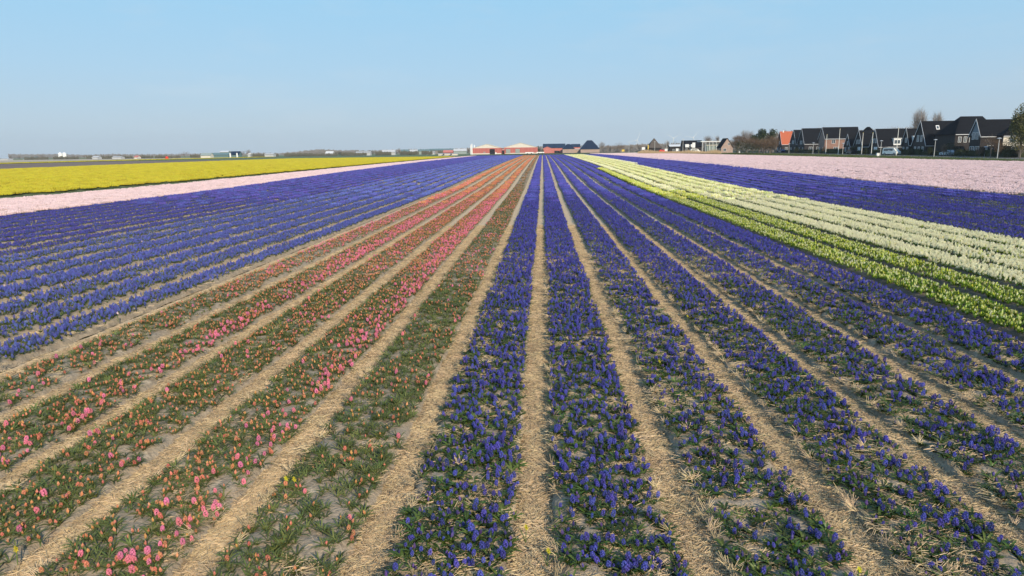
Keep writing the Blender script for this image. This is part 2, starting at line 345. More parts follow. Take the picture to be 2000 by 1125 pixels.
def plant(seed, kind, leafm, petal, fine=True, ht=.12, nl=6, ll=.12, lw=.02, upright=0.):
    rnd = random.Random(seed); parts = []; a0 = rnd.random()*6
    for i in range(nl):
        b = MB(); up = upright+rnd.random()*.35
        leaf_mb(b, a0+2*PI*i/nl+rnd.uniform(-.4, .4), ll*rnd.uniform(.75, 1.2), lw*rnd.uniform(.8, 1.2), (.85+up, -.05+up*1.1-rnd.random()*.25), n=4 if fine else 2)
        parts.append(('leaf', b, leafm))
    if kind == 'bloom':
        sh = ht*rnd.uniform(.75, 1.05); st = MB().tube((0, 0, 0), (0, 0, sh*.5), .006, .005, 5)
        parts += [('stem', st, Mt['stem']), ('flower_spike', spike_mb(sh*.55, .026, sh*.42, 18 if fine else 12, .0165 if fine else .021, rnd), petal)]
    elif kind == 'half':
        sh = ht*rnd.uniform(.6, .85); st = MB().tube((0, 0, 0), (0, 0, sh*.5), .006, .005, 5)
        parts += [('stem', st, Mt['stem']), ('flower_spike', spike_mb(sh*.5, .018, sh*.42, 14 if fine else 7, .0135 if fine else .018, rnd), petal)]
    elif kind == 'bud':
        sh = ht*rnd.uniform(.6, .95)
        parts += [('stem', MB().tube((0, 0, 0), (0, 0, sh*.5), .006, .005, 5), Mt['stem']), ('flower_bud', bud_mb(sh*.46, .012, sh*.38, rnd), petal)]
    return Proto(parts)
L1, L2, L3 = Mt['leaf'], Mt['leafd'], Mt['leafb']
# variety -> [(kind, petal material)...]; ordered from full bloom to leaves only
VAR = {
 'violet': ('violet_blue_hyacinth', [('bloom', 'violet'), ('bloom', 'violet'), ('bloom', 'violet'), ('half', 'violet'), ('half', 'violet'), ('bud', 'violetd'), ('none', 'violet'), ('none', 'violet')], L1, dict(ht=.145, nl=8, ll=.125, lw=.027)),
 'blue': ('blue_hyacinth', [('bloom', 'blue'), ('bloom', 'blue'), ('bloom', 'blue'), ('half', 'blue'), ('half', 'blue'), ('bud', 'blue'), ('none', 'blue'), ('none', 'blue')], L2, dict(ht=.165, upright=.15, nl=6, ll=.12)),
 'deepf': ('deep_violet_hyacinth', [('bloom', 'deep'), ('bloom', 'deep'), ('bloom', 'deep'), ('half', 'deep'), ('half', 'deep'), ('bud', 'deep'), ('none', 'deep'), ('none', 'deep')], L2, dict(ht=.14, upright=.1, nl=6, ll=.11)),
 'coral': ('coral_hyacinth', [('bloom', 'pink'), ('bloom', 'pink'), ('half', 'coral'), ('half', 'coral'), ('bud', 'coral'), ('bud', 'orange'), ('bud', 'orange'), ('none', 'orange')], Mt['leafc'], dict(ht=.135, ll=.135, lw=.016, nl=8)),
 'white': ('white_hyacinth', [('bloom', 'white'), ('bloom', 'white'), ('bloom', 'white'), ('bloom', 'white'), ('bloom', 'cream'), ('half', 'cream'), ('half', 'white'), ('bud', 'ygreen')], L3, dict(ht=.21, upright=.4, lw=.026)),
 'ygreen': ('yellow_green_hyacinth', [('half', 'white'), ('half', 'cream'), ('half', 'cream'), ('bud', 'cream'), ('bud', 'ygreen'), ('bud', 'ygreen'), ('bud', 'ygreen'), ('none', 'white')], L3, dict(ht=.19, upright=.6, lw=.03, ll=.13)),
}
def hidden_coll(name, objs):
    c = bpy.data.collections.new(name)
    for o in objs: c.objects.link(o)
    return c
COLL = {}
for v, (nm, kinds, lm, kw) in VAR.items():
    fine = []; mid = []
    for i, (kd, pt) in enumerate(kinds):
        fine.append(plant(i*13+len(v), kd, lm, Mt[pt], True, **kw)); mid.append(plant(i*13+len(v), kd, lm, Mt[pt], False, **dict(kw, nl=4)))
    COLL[v] = (fine, hidden_coll(nm+'_fine', [p.joined('%s_p%02d' % (nm, i)) for i, p in enumerate(fine)]),
               hidden_coll(nm+'_mid', [p.joined('%s_m%02d' % (nm, i)) for i, p in enumerate(mid)]))
def scatter(name, coll, P, rot, scl, idx, label, cat):
    me = bpy.data.meshes.new(name); n = len(P); me.vertices.add(n); me.vertices.foreach_set('co', np.asarray(P, np.float32).ravel())
    for an, ty, ar in (('rot', 'FLOAT_VECTOR', rot), ('scl', 'FLOAT', scl), ('pick', 'INT', idx)):
        at = me.attributes.new(an, ty, 'POINT'); at.data.foreach_set('vector' if ty == 'FLOAT_VECTOR' else 'value', np.asarray(ar).ravel().astype(np.int32 if ty == 'INT' else np.float32))
    o = bpy.data.objects.new(name, me); C.objects.link(o)
    g = bpy.data.node_groups.new(name, 'GeometryNodeTree'); g.interface.new_socket('Geometry', in_out='INPUT', socket_type='NodeSocketGeometry'); g.interface.new_socket('Geometry', in_out='OUTPUT', socket_type='NodeSocketGeometry')
    N = g.nodes; L = g.links; gi = N.new('NodeGroupInput'); go = N.new('NodeGroupOutput'); ip = N.new('GeometryNodeInstanceOnPoints')
    ci = N.new('GeometryNodeCollectionInfo'); ci.inputs['Collection'].default_value = coll; ci.inputs['Separate Children'].default_value = True; ci.inputs['Reset Children'].default_value = True
    def att(nm_, ty):
        a = N.new('GeometryNodeInputNamedAttribute'); a.data_type = ty; a.inputs['Name'].default_value = nm_; return a.outputs['Attribute']
    L.new(gi.outputs[0], ip.inputs['Points']); L.new(ci.outputs[0], ip.inputs['Instance']); ip.inputs['Pick Instance'].default_value = True
    L.new(att('pick', 'INT'), ip.inputs['Instance Index']); L.new(att('rot', 'FLOAT_VECTOR'), ip.inputs['Rotation']); L.new(att('scl', 'FLOAT'), ip.inputs['Scale'])
    L.new(ip.outputs[0], go.inputs[0]); md = o.modifiers.new('scatter', 'NODES'); md.node_group = g
    tag(o, label, cat, kind='stuff'); return o

# what each bed carries: variety, density per m2, bloom share, right-edge bias, patchiness, leaf scale
def bed_spec(k):
    if k in (-1,): return ('violet', 92, .38, .32, .55)
    if k == 0: return ('violet', 94, .38, .12, .55)
    if k == 1: return ('violet', 78, .26, .3, .6)
    if k == 2: return ('violet', 92, .31, .3, .55)
    if k == 3: return ('violet', 80, .24, .34, .6)
    if k == 4: return ('violet', 80, .26, .2, .6)
    if k == 5: return ('violet', 88, .5, .15, .6)
    if k in (6, 7): return ('ygreen', 85, .5, 0, .3)
    if 8 <= k <= 11: return ('white', 100, .92, 0, .3)
    if k >= 12: return ('violet', 75, {12: .5, 13: .8, 14: .25, 15: .95, 16: .9, 17: .35, 18: .2, 19: .7, 20: .85, 21: .9}[k], .0, .4)
    if k == -2: return ('coral', 100, .10, .05, .4)
    if k == -3: return ('coral', 104, .32, .35, .5)
    if k == -4: return ('coral', 108, .17, .1, .4)
    if k == -5: return ('coral', 100, .3, .4, .5)
    if k == -6: return ('coral', 66, .32, .1, .6)
    s = {-7: .72, -8: .5, -9: .5, -10: .98, -11: .6, -12: .32, -13: .3, -14: .4, -15: .8, -16: .6, -17: .85, -18: .95, -19: .6, -20: .9, -21: .8, -22: .95}
    return ('blue' if k > -14 else 'deepf', 105, s.get(k, .85), .1, .5)
def bloom_index(v, u, x, y, frac, bias, patch):
    """0..7 along the prototype list, patchy along the bed"""
    n = len(u); nz = vnoise(x*1.3, y*.9)*.6+vnoise(x*4+7, y*3)*.4
    p = frac+bias*(u-.5)*1.6+patch*(nz-.5)*1.5; r = rng.random(n); b = r < p
    if v == 'coral':
        pk = p*.5*np.clip(.25+1.5*(u-.4)*(bias > .2)+(frac > .4)*.3+.8*(vnoise(x*2.2+31, y*2.2)-.5), .06, 1)
        q = rng.random(n); idx = np.where(q < pk, rng.integers(0, 2, n), np.where(q < p*.9, rng.integers(2, 5, n), np.where(q < np.where(frac > .15, .35, .16)+p*.8, rng.integers(4, 7, n), 7)))
        return idx
    if v in ('white', 'ygreen'): return np.where(b, rng.integers(0, 4, n), rng.integers(4, 8, n))
    return np.where(b, rng.integers(0, 4, n), rng.integers(4, 8, n))
def swap_at(k, y):                                    # beds whose crop changes along their length
    v = bed_spec(k)[0]
    if k == 6: return np.where(y > 118, 'violet', v)
    if k == 7: return np.where(y > 57+rng.random(len(y))*2, 'white', v)
    if k == 12: return np.where(y > 140, 'white', v)
    return np.full(len(y), v)
acc = {}
MID0, FAR0 = 17., 76.
for k in BEDS:
    v, dens, frac, bias, patch = bed_spec(k); x0, x1 = bed_range(k); ya = max(4.0, ylims(k))
    if ya >= FAR0: continue
    n = int((x1-x0-.06)*(FAR0-ya)*dens*1.42); u = rng.random(n); y = ya+(FAR0-ya)*rng.random(n)
    # planted in loose lines across the bed, with bare patches
    u = np.clip((np.floor(u*8)+.5+rng.normal(0, .28, n))/8, 0, 1); mg = .09 if 6 <= k <= 11 else .04; x = x0+mg+(x1-x0-2*mg)*u
    bare = vnoise(x*3.1+3, y*2.1+8)*.4+vnoise(x*9, y*8)*.6; keep = bare < {'coral': .70, 'violet': .77}.get(v, .97)+.12*rng.random(n)+np.clip((y-12)/60, 0, .3)
    keep &= rng.random(n) > np.clip((y-46)/30, 0, 1)
    x, y, u = x[keep], y[keep], u[keep]
    fr = frac+(0 if v == 'violet' and k < 12 else 0)+(np.clip((y-7)/26, 0, 1)+.7*np.clip((y-33)/25, 0, 1))*(.3*(k < 12) if v == 'violet' else .12 if v == 'coral' else 0)*(k != -2)
    idx = bloom_index(v, u, x, y, fr, bias, patch); x = x+path_shift(k, y)
    P = np.stack([x, y, gzn(y)+.107+(vnoise(x*9, y*9)-.5)*.04+(vnoise(x*2.5+9, y*2.5)-.5)*.05-.03*((u < .05)+(u > .95))], -1)
    vs_ = swap_at(k, y)
    for vv in set(vs_):
        s_ = vs_ == vv; acc.setdefault(str(vv), []).append((P[s_], idx[s_], np.full(s_.sum(), k)))
def in_view(P):
    d = P-np.array([CX, 0, CH]); z = d@np.array(AF); px = 1000+FPX*(d@np.array(AR))/z; py = 562.5-FPX*(d@np.array(AU))/z
    return px, py
DESC = {'violet': ('violet blue hyacinths growing in the sandy beds of the middle and right half', 'hyacinths'), 'blue': ('dense blue hyacinths growing in the beds of the left half', 'hyacinths'),
        'deepf': ('deep violet hyacinths in the beds beside the pale pink strip', 'hyacinths'),
        'coral': ('orange and pink hyacinths coming into flower left of the centre path', 'hyacinths'), 'white': ('white hyacinths growing in dense stripes on the right', 'hyacinths'), 'ygreen': ('yellow green hyacinths in bud, in two bright rows on the right', 'hyacinths')}
BEDNAME = {-1: 'first bed left of centre path', 0: 'first bed right of centre path', 1: 'second bed right of centre path', 2: 'third bed right of centre path', 3: 'fourth bed right of centre path', 4: 'fifth bed right of centre path', 5: 'sixth bed right of centre path',
           -2: 'green bed left of the violet ones', -3: 'first coral bed past the green bed', -4: 'second coral bed past the green bed', -5: 'third coral bed past the green bed', -6: 'sparse bed beside the blue beds'}
KINDW = {'violet': ['violet blue hyacinth in full bloom', 'violet blue hyacinth half open', 'violet hyacinth still in bud', 'leafy hyacinth without a flower'],
         'coral': ['pink hyacinth in full bloom', 'coral hyacinth half open', 'orange hyacinth still in bud', 'leafy hyacinth without a flower']}
def kindw(v, i): k = VAR[v][1][i][0]; return KINDW[v][['bloom', 'half', 'bud', 'none'].index(k)]
singles = {}
for v, lst in acc.items():
    P = np.concatenate([a[0] for a in lst]); idx = np.concatenate([a[1] for a in lst]); kk = np.concatenate([a[2] for a in lst]); n = len(P)
    px, py = in_view(P); ok = (px > -60) & (px < 2060) & (py < 1180); P, idx, kk, px, py = P[ok], idx[ok], kk[ok], px[ok], py[ok]; n = len(P)
    tilt = np.stack([rng.normal(0, .17, n), rng.normal(0, .17, n), rng.random(n)*2*PI], -1); scl = rng.uniform(.62, 1.08, n)
    if v in KINDW:
        cand = np.where((px > 0) & (px < 2000) & (py < 1122))[0]; near = cand[np.argsort(P[cand, 1])[:300]]
        singles[v] = [(P[i], idx[i], kk[i], tilt[i], scl[i]) for i in near]; m_ = np.ones(n, bool); m_[near] = False; P, idx, tilt, scl = P[m_], idx[m_], tilt[m_], scl[m_]
    f_ = P[:, 1] < MID0+3*rng.random(len(P))
    nm = VAR[v][0]+'s'; P1 = P
    coll = bpy.data.collections.new(nm+'_all')
    for c_ in (COLL[v][1], COLL[v][2]):
        for o_ in c_.objects: coll.objects.link(o_)
    # alphabetical: _m.. (mid) first, then _p.. (fine)
    scatter(nm, coll, P, tilt, scl, np.where(f_, idx+8, idx), *DESC[v])
# far part of the beds and the broad fields: small patches of simple plants
def patch_mb(seed, petals, n, sx, sy, h, r, lm, leaves=1, bloom=1.):
    rnd = random.Random(seed); parts = {m: MB() for m in petals}; lf = MB()
    for i in range(n):
        x, y = rnd.uniform(-sx, sx), rnd.uniform(-sy, sy); m = rnd.choice(petals); hh = h*rnd.uniform(.8, 1.15)
        if rnd.random() < bloom:
            rr = r*rnd.uniform(.8, 1.2); a0 = rnd.random()*2; vs = [(x, y, hh)]
            for j, (z, q) in enumerate(((hh*.8, 1), (hh*.45, .8))):
                vs += [(x+math.cos(a0+j*.6+PI*2*i_/5)*rr*q, y+math.sin(a0+j*.6+PI*2*i_/5)*rr*q, z) for i_ in range(5)]
            parts[m].add(vs, [(0, 1+i_, 1+(i_+1) % 5) for i_ in range(5)]+[(1+i_, 6+i_, 6+(i_+1) % 5, 1+(i_+1) % 5) for i_ in range(5)])
        for _ in range(leaves): leaf_mb(lf, rnd.random()*6.3, h*.8, .03, (1.1, .1), (x, y, 0), n=2)
    return Proto([('leaf', lf, lm)]+[('f', b, Mt[m]) for m, b in parts.items() if b.v])
def pcoll(nm, specs): return hidden_coll(nm, [patch_mb(i, *s).joined('%s_q%02d' % (nm, i)) for i, s in enumerate(specs)])
pv = ([ 'violet', 'violet', 'deep'], 26, .25, .25, .23, .035, L1)
far = {
 'violet': pcoll('far_violet', [(pv[0], 24, .26, .26, .2, .032, L1, 2, b) for b in (1., .85, .6, .35)]),
 'blue': pcoll('far_blue', [(['blue'], 25, .26, .26, .22, .034, L2, 2, b) for b in (1., .8, .6, .35)]),
 'deepf': pcoll('far_deep', [(['deep'], 25, .26, .26, .22, .034, L2, 2, b) for b in (1., .9, .75, .5)]),
 'coral': pcoll('far_coral', [(['pink', 'coral', 'coral'], 24, .26, .26, .21, .034, Mt['leafc'], 2, .8), (['coral', 'orange'], 24, .26, .26, .18, .028, Mt['leafc'], 3, .65), (['orange', 'coral'], 26, .26, .26, .16, .024, Mt['leafc'], 3, .5), (['orange'], 30, .26, .26, .13, .016, Mt['leafc'], 3, .06)]),
 'white': pcoll('far_white', [(['white', 'white', 'cream'], 30, .26, .26, .27, .04, L3, 1, b) for b in (1., .95, .9, .8)]),
 'ygreen': pcoll('far_ygreen', [(['ygreen', 'ygreen', 'cream'], 30, .26, .26, .26, .033, L3, 2, b) for b in (1., .9, .8, .7)]),
}
facc = {}
for k in BEDS:
    v, dens, frac, bias, patch = bed_spec(k); x0, x1 = bed_range(k); ya = max(46., ylims(k))
    n = int((x1-x0)*(END-ya)*4.6); 
    # denser nearer
    y = ya+(END-ya)*rng.random(n)**1.15; u = rng.random(n); x = x0+.33+(x1-x0-.66)*u; kp = rng.random(n) < np.clip((y-46)/30, 0, 1); x, y, u = x[kp], y[kp], u[kp]; n = len(x)
    nz = vnoise(x*.6, y*.25)*.5+vnoise(x*1.5+3, y*.05)*.5
    p = frac+(.3*(k < 12) if v == 'violet' else 0)+bias*(u-.5)+patch*(nz-.5)*1.2
    if v == 'coral': p = frac*1.1+bias*(u-.5)*1.6+patch*(nz-.5)+(.35*(y < 95) if k == -6 else 0)
    idx = np.clip(((1-p)*4+rng.normal(0, .5, n)).astype(int), 0, 3)
    if k == -2: idx = np.full(n, 3)
    P = np.stack([x, y, gzn(y)+.08], -1); vs_ = swap_at(k, y)
    for vv in set(vs_):
        s_ = vs_ == vv; facc.setdefault(str(vv), []).append((P[s_], idx[s_]))
FN = {'violet': ('far_violet_hyacinths', 'violet blue hyacinth stripes running to the far end of the field'), 'blue': ('far_blue_hyacinths', 'bright blue hyacinth stripes in the middle distance on the left'),
      'deepf': ('far_deep_violet_hyacinths', 'deep violet hyacinth stripes between the pink strip and the blue beds'), 'coral': ('far_coral_hyacinths', 'orange and brown hyacinth stripes running to the far end of the field'),
      'white': ('far_white_hyacinths', 'cream white hyacinth stripes running to the far end of the field'), 'ygreen': ('far_yellow_green_hyacinths', 'yellow green hyacinth stripe in the middle distance')}
for v, lst in facc.items():
    P = np.concatenate([a[0] for a in lst]); idx = np.concatenate([a[1] for a in lst]); n = len(P)
    scatter(FN[v][0], far[v], P, np.stack([0*P[:, 0], 0*P[:, 0], rng.random(n)*6.28], -1), rng.uniform(.85, 1.15, n), idx, FN[v][1], 'hyacinths')
# deep-violet far left beds that start nearer than FAR0 use patches too
P = []; I = []
def field(name, label, cat, coll, xl, xr, y0, y1, dens, rowp, gap, px_lo=-80, px_hi=2080):
    n = int(abs(xr(np.array([y0]))[0]-xl(np.array([y0]))[0])*1.25*(y1-y0)*dens); y = y0+(y1-y0)*rng.random(n)
    a, b = xl(y), xr(y); x = a+(b-a)*rng.random(n)
    if rowp: ph = (x/rowp) % 1; kp = ((ph > gap)+(rng.random(n) < .12) > 0)*(rng.random(n) > .85*((x/rowp).astype(int) % 5 == 2)*(ph < gap+.25)); x, y = x[kp], y[kp]
    P = np.stack([x, y, gzn(y)+.05], -1); px, py = in_view(P); ok = (px > px_lo) & (px < px_hi); P = P[ok]; n = len(P)
    idx = np.clip((vnoise(P[:, 0]*.3, P[:, 1]*.08)*3+2.4*vnoise(P[:, 0]*.9, P[:, 1]*.004)-1.4+rng.normal(0, .6, n)).astype(int), 0, 3)
    scatter(name, coll, P, np.stack([0*P[:, 0], 0*P[:, 0], rng.random(n)*6.28], -1), rng.uniform(.85, 1.15, n), idx, label, cat)
daf = pcoll('far_daffodil', [(['yellow'], 34, .4, .4, .34, .045, L2, 3, b) for b in (.9, .78, .62, .42)])
pnk = pcoll('far_pink', [(['pale'], 17, .2, .24, .25, .04, L2, 1, b) for b in (1., .95, .88, .78)])
field('daffodils', 'broad field of yellow daffodils on the left', 'daffodils', daf, YELL, lambda Y: YELR(Y)-.5, 45, 308, 1.6, 0, 0)
field('daffodils', 'thin far strip of yellow daffodils beyond the ploughed land', 'daffodils', daf, tab((60,-236),(500,-202)), tab((60,-226),(500,-185)), 190, 480, 1.0, 0, 0)
field('pink_hyacinths', 'pale pink hyacinth strip between the yellow field and the violet beds', 'hyacinths', pnk, lambda Y: PKL(Y)+.4, lambda Y: PKR(Y)-.6, 34, 333, 7.5, 1.5, .3)
field('pink_hyacinths', 'pale pink hyacinth field at the right in front of the houses', 'hyacinths', pnk, lambda Y: PRL(Y)+.3, lambda Y: PRR(Y)-.4, 42, 408, 5.6, 1.5, .36)

# individual plants nearest the camera
def part_meshes(pr):
    out = []
    for nm, b, m in pr.parts: out.append((nm, b.mesh(nm, m)))
    return out
for v, lst in singles.items():
    PM = [part_meshes(p) for p in COLL[v][0]]
    for (p, i, k, t, s) in lst:
        wd = kindw(v, i); x0_, x1_ = bed_range(int(k)); uu = (p[0]-x0_)/(x1_-x0_); bn = ('left edge of ' if uu < .28 else 'right edge of ' if uu > .72 else 'middle of ')+BEDNAME[int(k)]
        nm = {'coral': 'coral_hyacinth', 'violet': 'violet_hyacinth'}[v]
        e = bpy.data.objects.new(nm, None); C.objects.link(e); e.location = p; e.rotation_euler = t; e.scale = (s, s, s); e.empty_display_size = .05
        lab = wd+', '+bn
        tag(e, lab, 'hyacinth', 'hyacinths nearest the camera: '+lab)
        for pn, me in PM[i]:
            o = bpy.data.objects.new(pn, me); C.objects.link(o); o.parent = e
# loose straw on paths and beds
def straw_proto(seed, n, spread, ln, flat=True):
    rnd = random.Random(seed); b = MB()
    for i in range(n):
        x, y = rnd.gauss(0, spread), rnd.gauss(0, spread); a = rnd.random()*PI; l_ = ln*rnd.uniform(.4, 1.3); z = rnd.uniform(.0, .022); el = rnd.gauss(0, .12) if flat else rnd.uniform(.1, 1.)
        dx, dy, dz = math.cos(a)*l_*math.cos(el), math.sin(a)*l_*math.cos(el), math.sin(el)*l_; w_ = .0022
        nx, ny = -math.sin(a)*w_, math.cos(a)*w_
        b.add([(x-nx, y-ny, z), (x+nx, y+ny, z), (x+dx+nx, y+dy+ny, max(.003, z+dz)), (x+dx-nx, y+dy-ny, max(.003, z+dz)), (x+dx/2, y+dy/2, z+dz/2+.004)], [(0, 1, 4), (1, 2, 4), (2, 3, 4), (3, 0, 4)])
    return Proto([('s', b, Mt['straw'])])
sprot = hidden_coll('straw_bits', [straw_proto(i, 26, .06, .09).joined('straw_bit_%02d' % i) for i in range(4)]+[straw_proto(9+i, 14, .015, .09, False).joined('straw_bit_%02d' % (5+i)) for i in range(2)])
P = []; I = []
for k in range(-9, 12):
    ya = max(4., ylims(k)); yb = 34.; n = int((yb-ya)*.6*(110 if k < 6 else 12)); y = ya+(yb-ya)*rng.random(n)**1.5; x = PW*k+np.clip(rng.normal(0, .075, n), -.15, .15)
    P.append(np.stack([x, y, gzn(y)+.01+0*x], -1)); I.append(rng.integers(0, 4, n))
    if -7 <= k <= 5:
        n = int((24-ya)*1.1*(38 if k >= -1 else 9)); y = ya+(24-ya)*rng.random(n)**1.5; x = PW*k+.2+1.1*rng.random(n)
        kp = vnoise(x*2+5, y*2+3)*.5+.5*vnoise(x*6, y*6) > (.42 if k >= -1 else .5); x, y = x[kp], y[kp]; P.append(np.stack([x, y, 0*x+.11], -1)); I.append(rng.choice([0, 1, 2, 3, 0, 1, 2, 3, 0, 1, 5], len(x)))
        # dry grass fringe on the left shoulder of a bed
        n = int((24-ya)*5); y = ya+(24-ya)*rng.random(n)**1.3; x = PW*k+.22+rng.normal(0, .025, n); P.append(np.stack([x, y, 0*x+.09], -1)); I.append(rng.integers(4, 6, n))
P = np.concatenate(P); I = np.concatenate(I); n = len(P)
scatter('loose_straw', sprot, P, np.stack([0*P[:, 0], 0*P[:, 0], rng.random(n)*6.28], -1), rng.uniform(.7, 1.4, n), I, 'loose dry straw lying along the paths and on the beds', 'straw')
# stray flowers
def stray(px, py, label, m, hh=.17, cat='flower'):
    d = ray(px, py); t = (.13+hh*.7-CH)/d.z; p = Vector((CX+t*d.x, t*d.y, .08)); rnd = random.Random(int(px))
    e = empty('stray_flower', p, label, cat)
    st = MB().tube((0, 0, 0), (.01, 0, hh*.8), .004, .003, 5); lf = MB(); [leaf_mb(lf, a, hh*.9, .012, (1.3, .5), n=3) for a in (.3, 2.2, 4.4)]
    st.build('stem', Mt['stem'], e); lf.build('leaves', Mt['leafd'], e); b = MB(); [floret(b, (.01, 0, hh*.85+.012*j), (math.cos(j*2.), -1.2, .5), .026, rnd) for j in range(3)]; b.build('petals', Mt[m], e)
for px, py, l in ((557, 932, 'small yellow daffodil on the straw left of the green bed'), (573, 934, 'small yellow daffodil at the left edge of the green bed'), (1026, 1027, 'yellow daffodil on the right edge of the first violet bed, near the bottom'), (1069, 1073, 'tiny yellow flower right of the middle straw path'),
                  (29, 1070, 'yellow daffodil near the lower left corner of the photo'), (1342, 616, 'yellow daffodil in the third violet bed, far from the camera'), (1287, 704, 'yellow flower in the second violet bed right of the middle path'), (1676, 1109, 'yellow dandelion at the foot of the violet bed, lower right')):
    stray(px, py, l, 'yellow')
for px, py, l in ((229, 611, 'white hyacinth standing alone in the nearest blue bed'), (63, 606, 'pale pink hyacinth standing alone in the third blue bed'), (120, 557, 'white hyacinth standing alone in the fourth blue bed'), (196, 510, 'white hyacinth in the blue beds, mid left'), (277, 471, 'white hyacinth among blue ones near the bright blue stripe'), (8, 557, 'white hyacinth at the left edge of the photo')):
    stray(px, py, l, 'pale', .22, 'hyacinth')
# ------------------------------------------------------------------ trees
def crown_mb(shape, n, s, rnd, elong=1., fill=.75):
    """leaf or twig faces through a set of ellipsoids (cx,cy,cz,rx,ry,rz)"""
    b = MB(); wts = [e[3]*e[5] for e in shape]
    for i in range(n):
        e = rnd.choices(shape, wts)[0]
        d = Vector((rnd.gauss(0, 1), rnd.gauss(0, 1), rnd.gauss(0, 1))).normalized()*(rnd.random()**(1/3)*.45+.62*rnd.random()**.5 if rnd.random() < fill else rnd.random()**.5*1.08)
        c = Vector((e[0]+d.x*e[3], e[1]+d.y*e[4], e[2]+d.z*e[5])); q = s*rnd.uniform(.6, 1.4)
        if elong > 1.5:                                # twigs point up and outwards
            ax = (Vector((d.x*.9, d.y*.9, .45+.5*d.z))+Vector((rnd.gauss(0, .25), rnd.gauss(0, .25), rnd.gauss(0, .25)))).normalized(); sd_ = ax.orthogonal().normalized(); sd_.rotate(Matrix.Rotation(rnd.random()*6, 3, ax))
            b.add([c-ax*q*elong-sd_*q*.10, c-ax*q*elong+sd_*q*.10, c+ax*q*elong], [(0, 1, 2)])
        else:
            u = Vector((rnd.gauss(0, 1), rnd.gauss(0, 1), rnd.gauss(0, 1))).normalized(); v = u.orthogonal().normalized(); v.rotate(Matrix.Rotation(rnd.random()*6, 3, u))
            b.add([c-u*q, c+v*q, c+u*q, c-v*q*.7], [(0, 1, 2, 3)])
    return b
def tree(name, X, Y, h, wd, kind, label, seed=0, group=None, cat='tree', n=None, blobs=None):
    rnd = random.Random(seed+int(X*7+Y)); z = gz(Y); e = empty(name, (X, Y, z), label, cat, group)
    r = wd/2; tm = {'bare': 'twig', 'pale': 'twigp', 'brown': 'twigb', 'pine': 'pine', 'hedge': 'hedge', 'bud': 'budgreen', 'reed': 'reed'}[kind]
    tb = MB(); low = kind in ('hedge', 'reed')
    if not low:
        th = h*(.55 if kind != 'pine' else .7); tb.tube((0, 0, -.1), (rnd.uniform(-.1, .1)*r, 0, th), h*.022+.03, h*.012, 7)
        for i in range(9 if kind != 'pine' else 5):
            a = rnd.random()*2*PI; z0 = h*rnd.uniform(.22, .5); l_ = r*rnd.uniform(.5, .9); up = h*rnd.uniform(.18, .42)
            mid = (math.cos(a)*l_*.5, math.sin(a)*l_*.5, z0+up*.45); tb.tube((0, 0, z0), mid, h*.009+.01, h*.006, 5); tb.tube(mid, (math.cos(a)*l_*.9, math.sin(a)*l_*.9, min(z0+up*1.1, h*.95)), h*.006, h*.002, 4)
        tb.build('trunk', Mt['bark'], e)
    if blobs is None:
        if kind == 'pine': blobs = [(rnd.uniform(-.5, .5)*r, rnd.uniform(-.4, .4)*r, h*rnd.uniform(.28, .88), r*rnd.uniform(.4, .62), r*.5, h*rnd.uniform(.1, .17)) for _ in range(12)]
        elif low: blobs = [(rnd.uniform(-.8, .8)*r, 0, h*.45, r*.4, r*.3+.3, h*rnd.uniform(.4, .55)) for _ in range(6)]
        else: blobs = [(0, 0, h*.58, r*.8, r*.8, h*(.46 if kind == 'bud' else .38))]+[(rnd.uniform(-.55, .55)*r, rnd.uniform(-.5, .5)*r, h*rnd.uniform(.45, .8), r*rnd.uniform(.3, .5), r*.45, h*rnd.uniform(.14, .22)) for _ in range(6)]
    tw = kind in ('bare', 'pale', 'brown'); el = 3.6 if tw else 1.
    nn = n or int((1100 if tw else 2600)*max(.3, min(2., wd*h/60)))
    crown_mb(blobs, nn, (h*.022 if tw else max(.09, h*.022)*(.55 if kind == 'bud' else .8)), rnd, el if not kind == 'reed' else 5, .6).build('crown', Mt[tm], e)
    return e
# ------------------------------------------------------------------ houses
def window(parent, face, c, wd, ht, at, mull=1, frame='dwhite', sill=False):
    """window on a wall: face '-X' (c = centre along Y) or '-Y' (c = centre along X); at = (plane coordinate, centre z), parent-local"""
    pl, z = at; t = .07; f = MB(); g = MB(); out = .09
    def bx(b, a0, a1, z0, z1, o0, o1):
        if face == '-X': b.box(pl-o1, pl-o0, a0, a1, z0, z1)
        else: b.box(a0, a1, pl-o1, pl-o0, z0, z1)
    a0, a1, z0, z1 = c-wd/2, c+wd/2, z-ht/2, z+ht/2
    bx(f, a0, a0+t, z0, z1, -.02, out); bx(f, a1-t, a1, z0, z1, -.02, out); bx(f, a0+t, a1-t, z0, z0+t, -.02, out); bx(f, a0+t, a1-t, z1-t, z1, -.02, out)
    for i in range(1, mull+1): m_ = a0+(a1-a0)*i/(mull+1); bx(f, m_-.03, m_+.03, z0+t, z1-t, -.02, out-.01)
    w_ = f.build('window', Mt[frame], parent); bx(g, a0+t, a1-t, z0+t, z1-t, -.02, .03); g.build('pane', Mt['glass'], w_)
    return w_
def dooro(parent, face, c, wd, ht, pl, m='dark', name='door'):
    b = MB()
    if face == '-X': b.box(pl-.05, pl+.02, c-wd/2, c+wd/2, .02, ht)
    else: b.box(c-wd/2, c+wd/2, pl-.05, pl+.02, .02, ht)
    return b.build(name, Mt[m], parent)
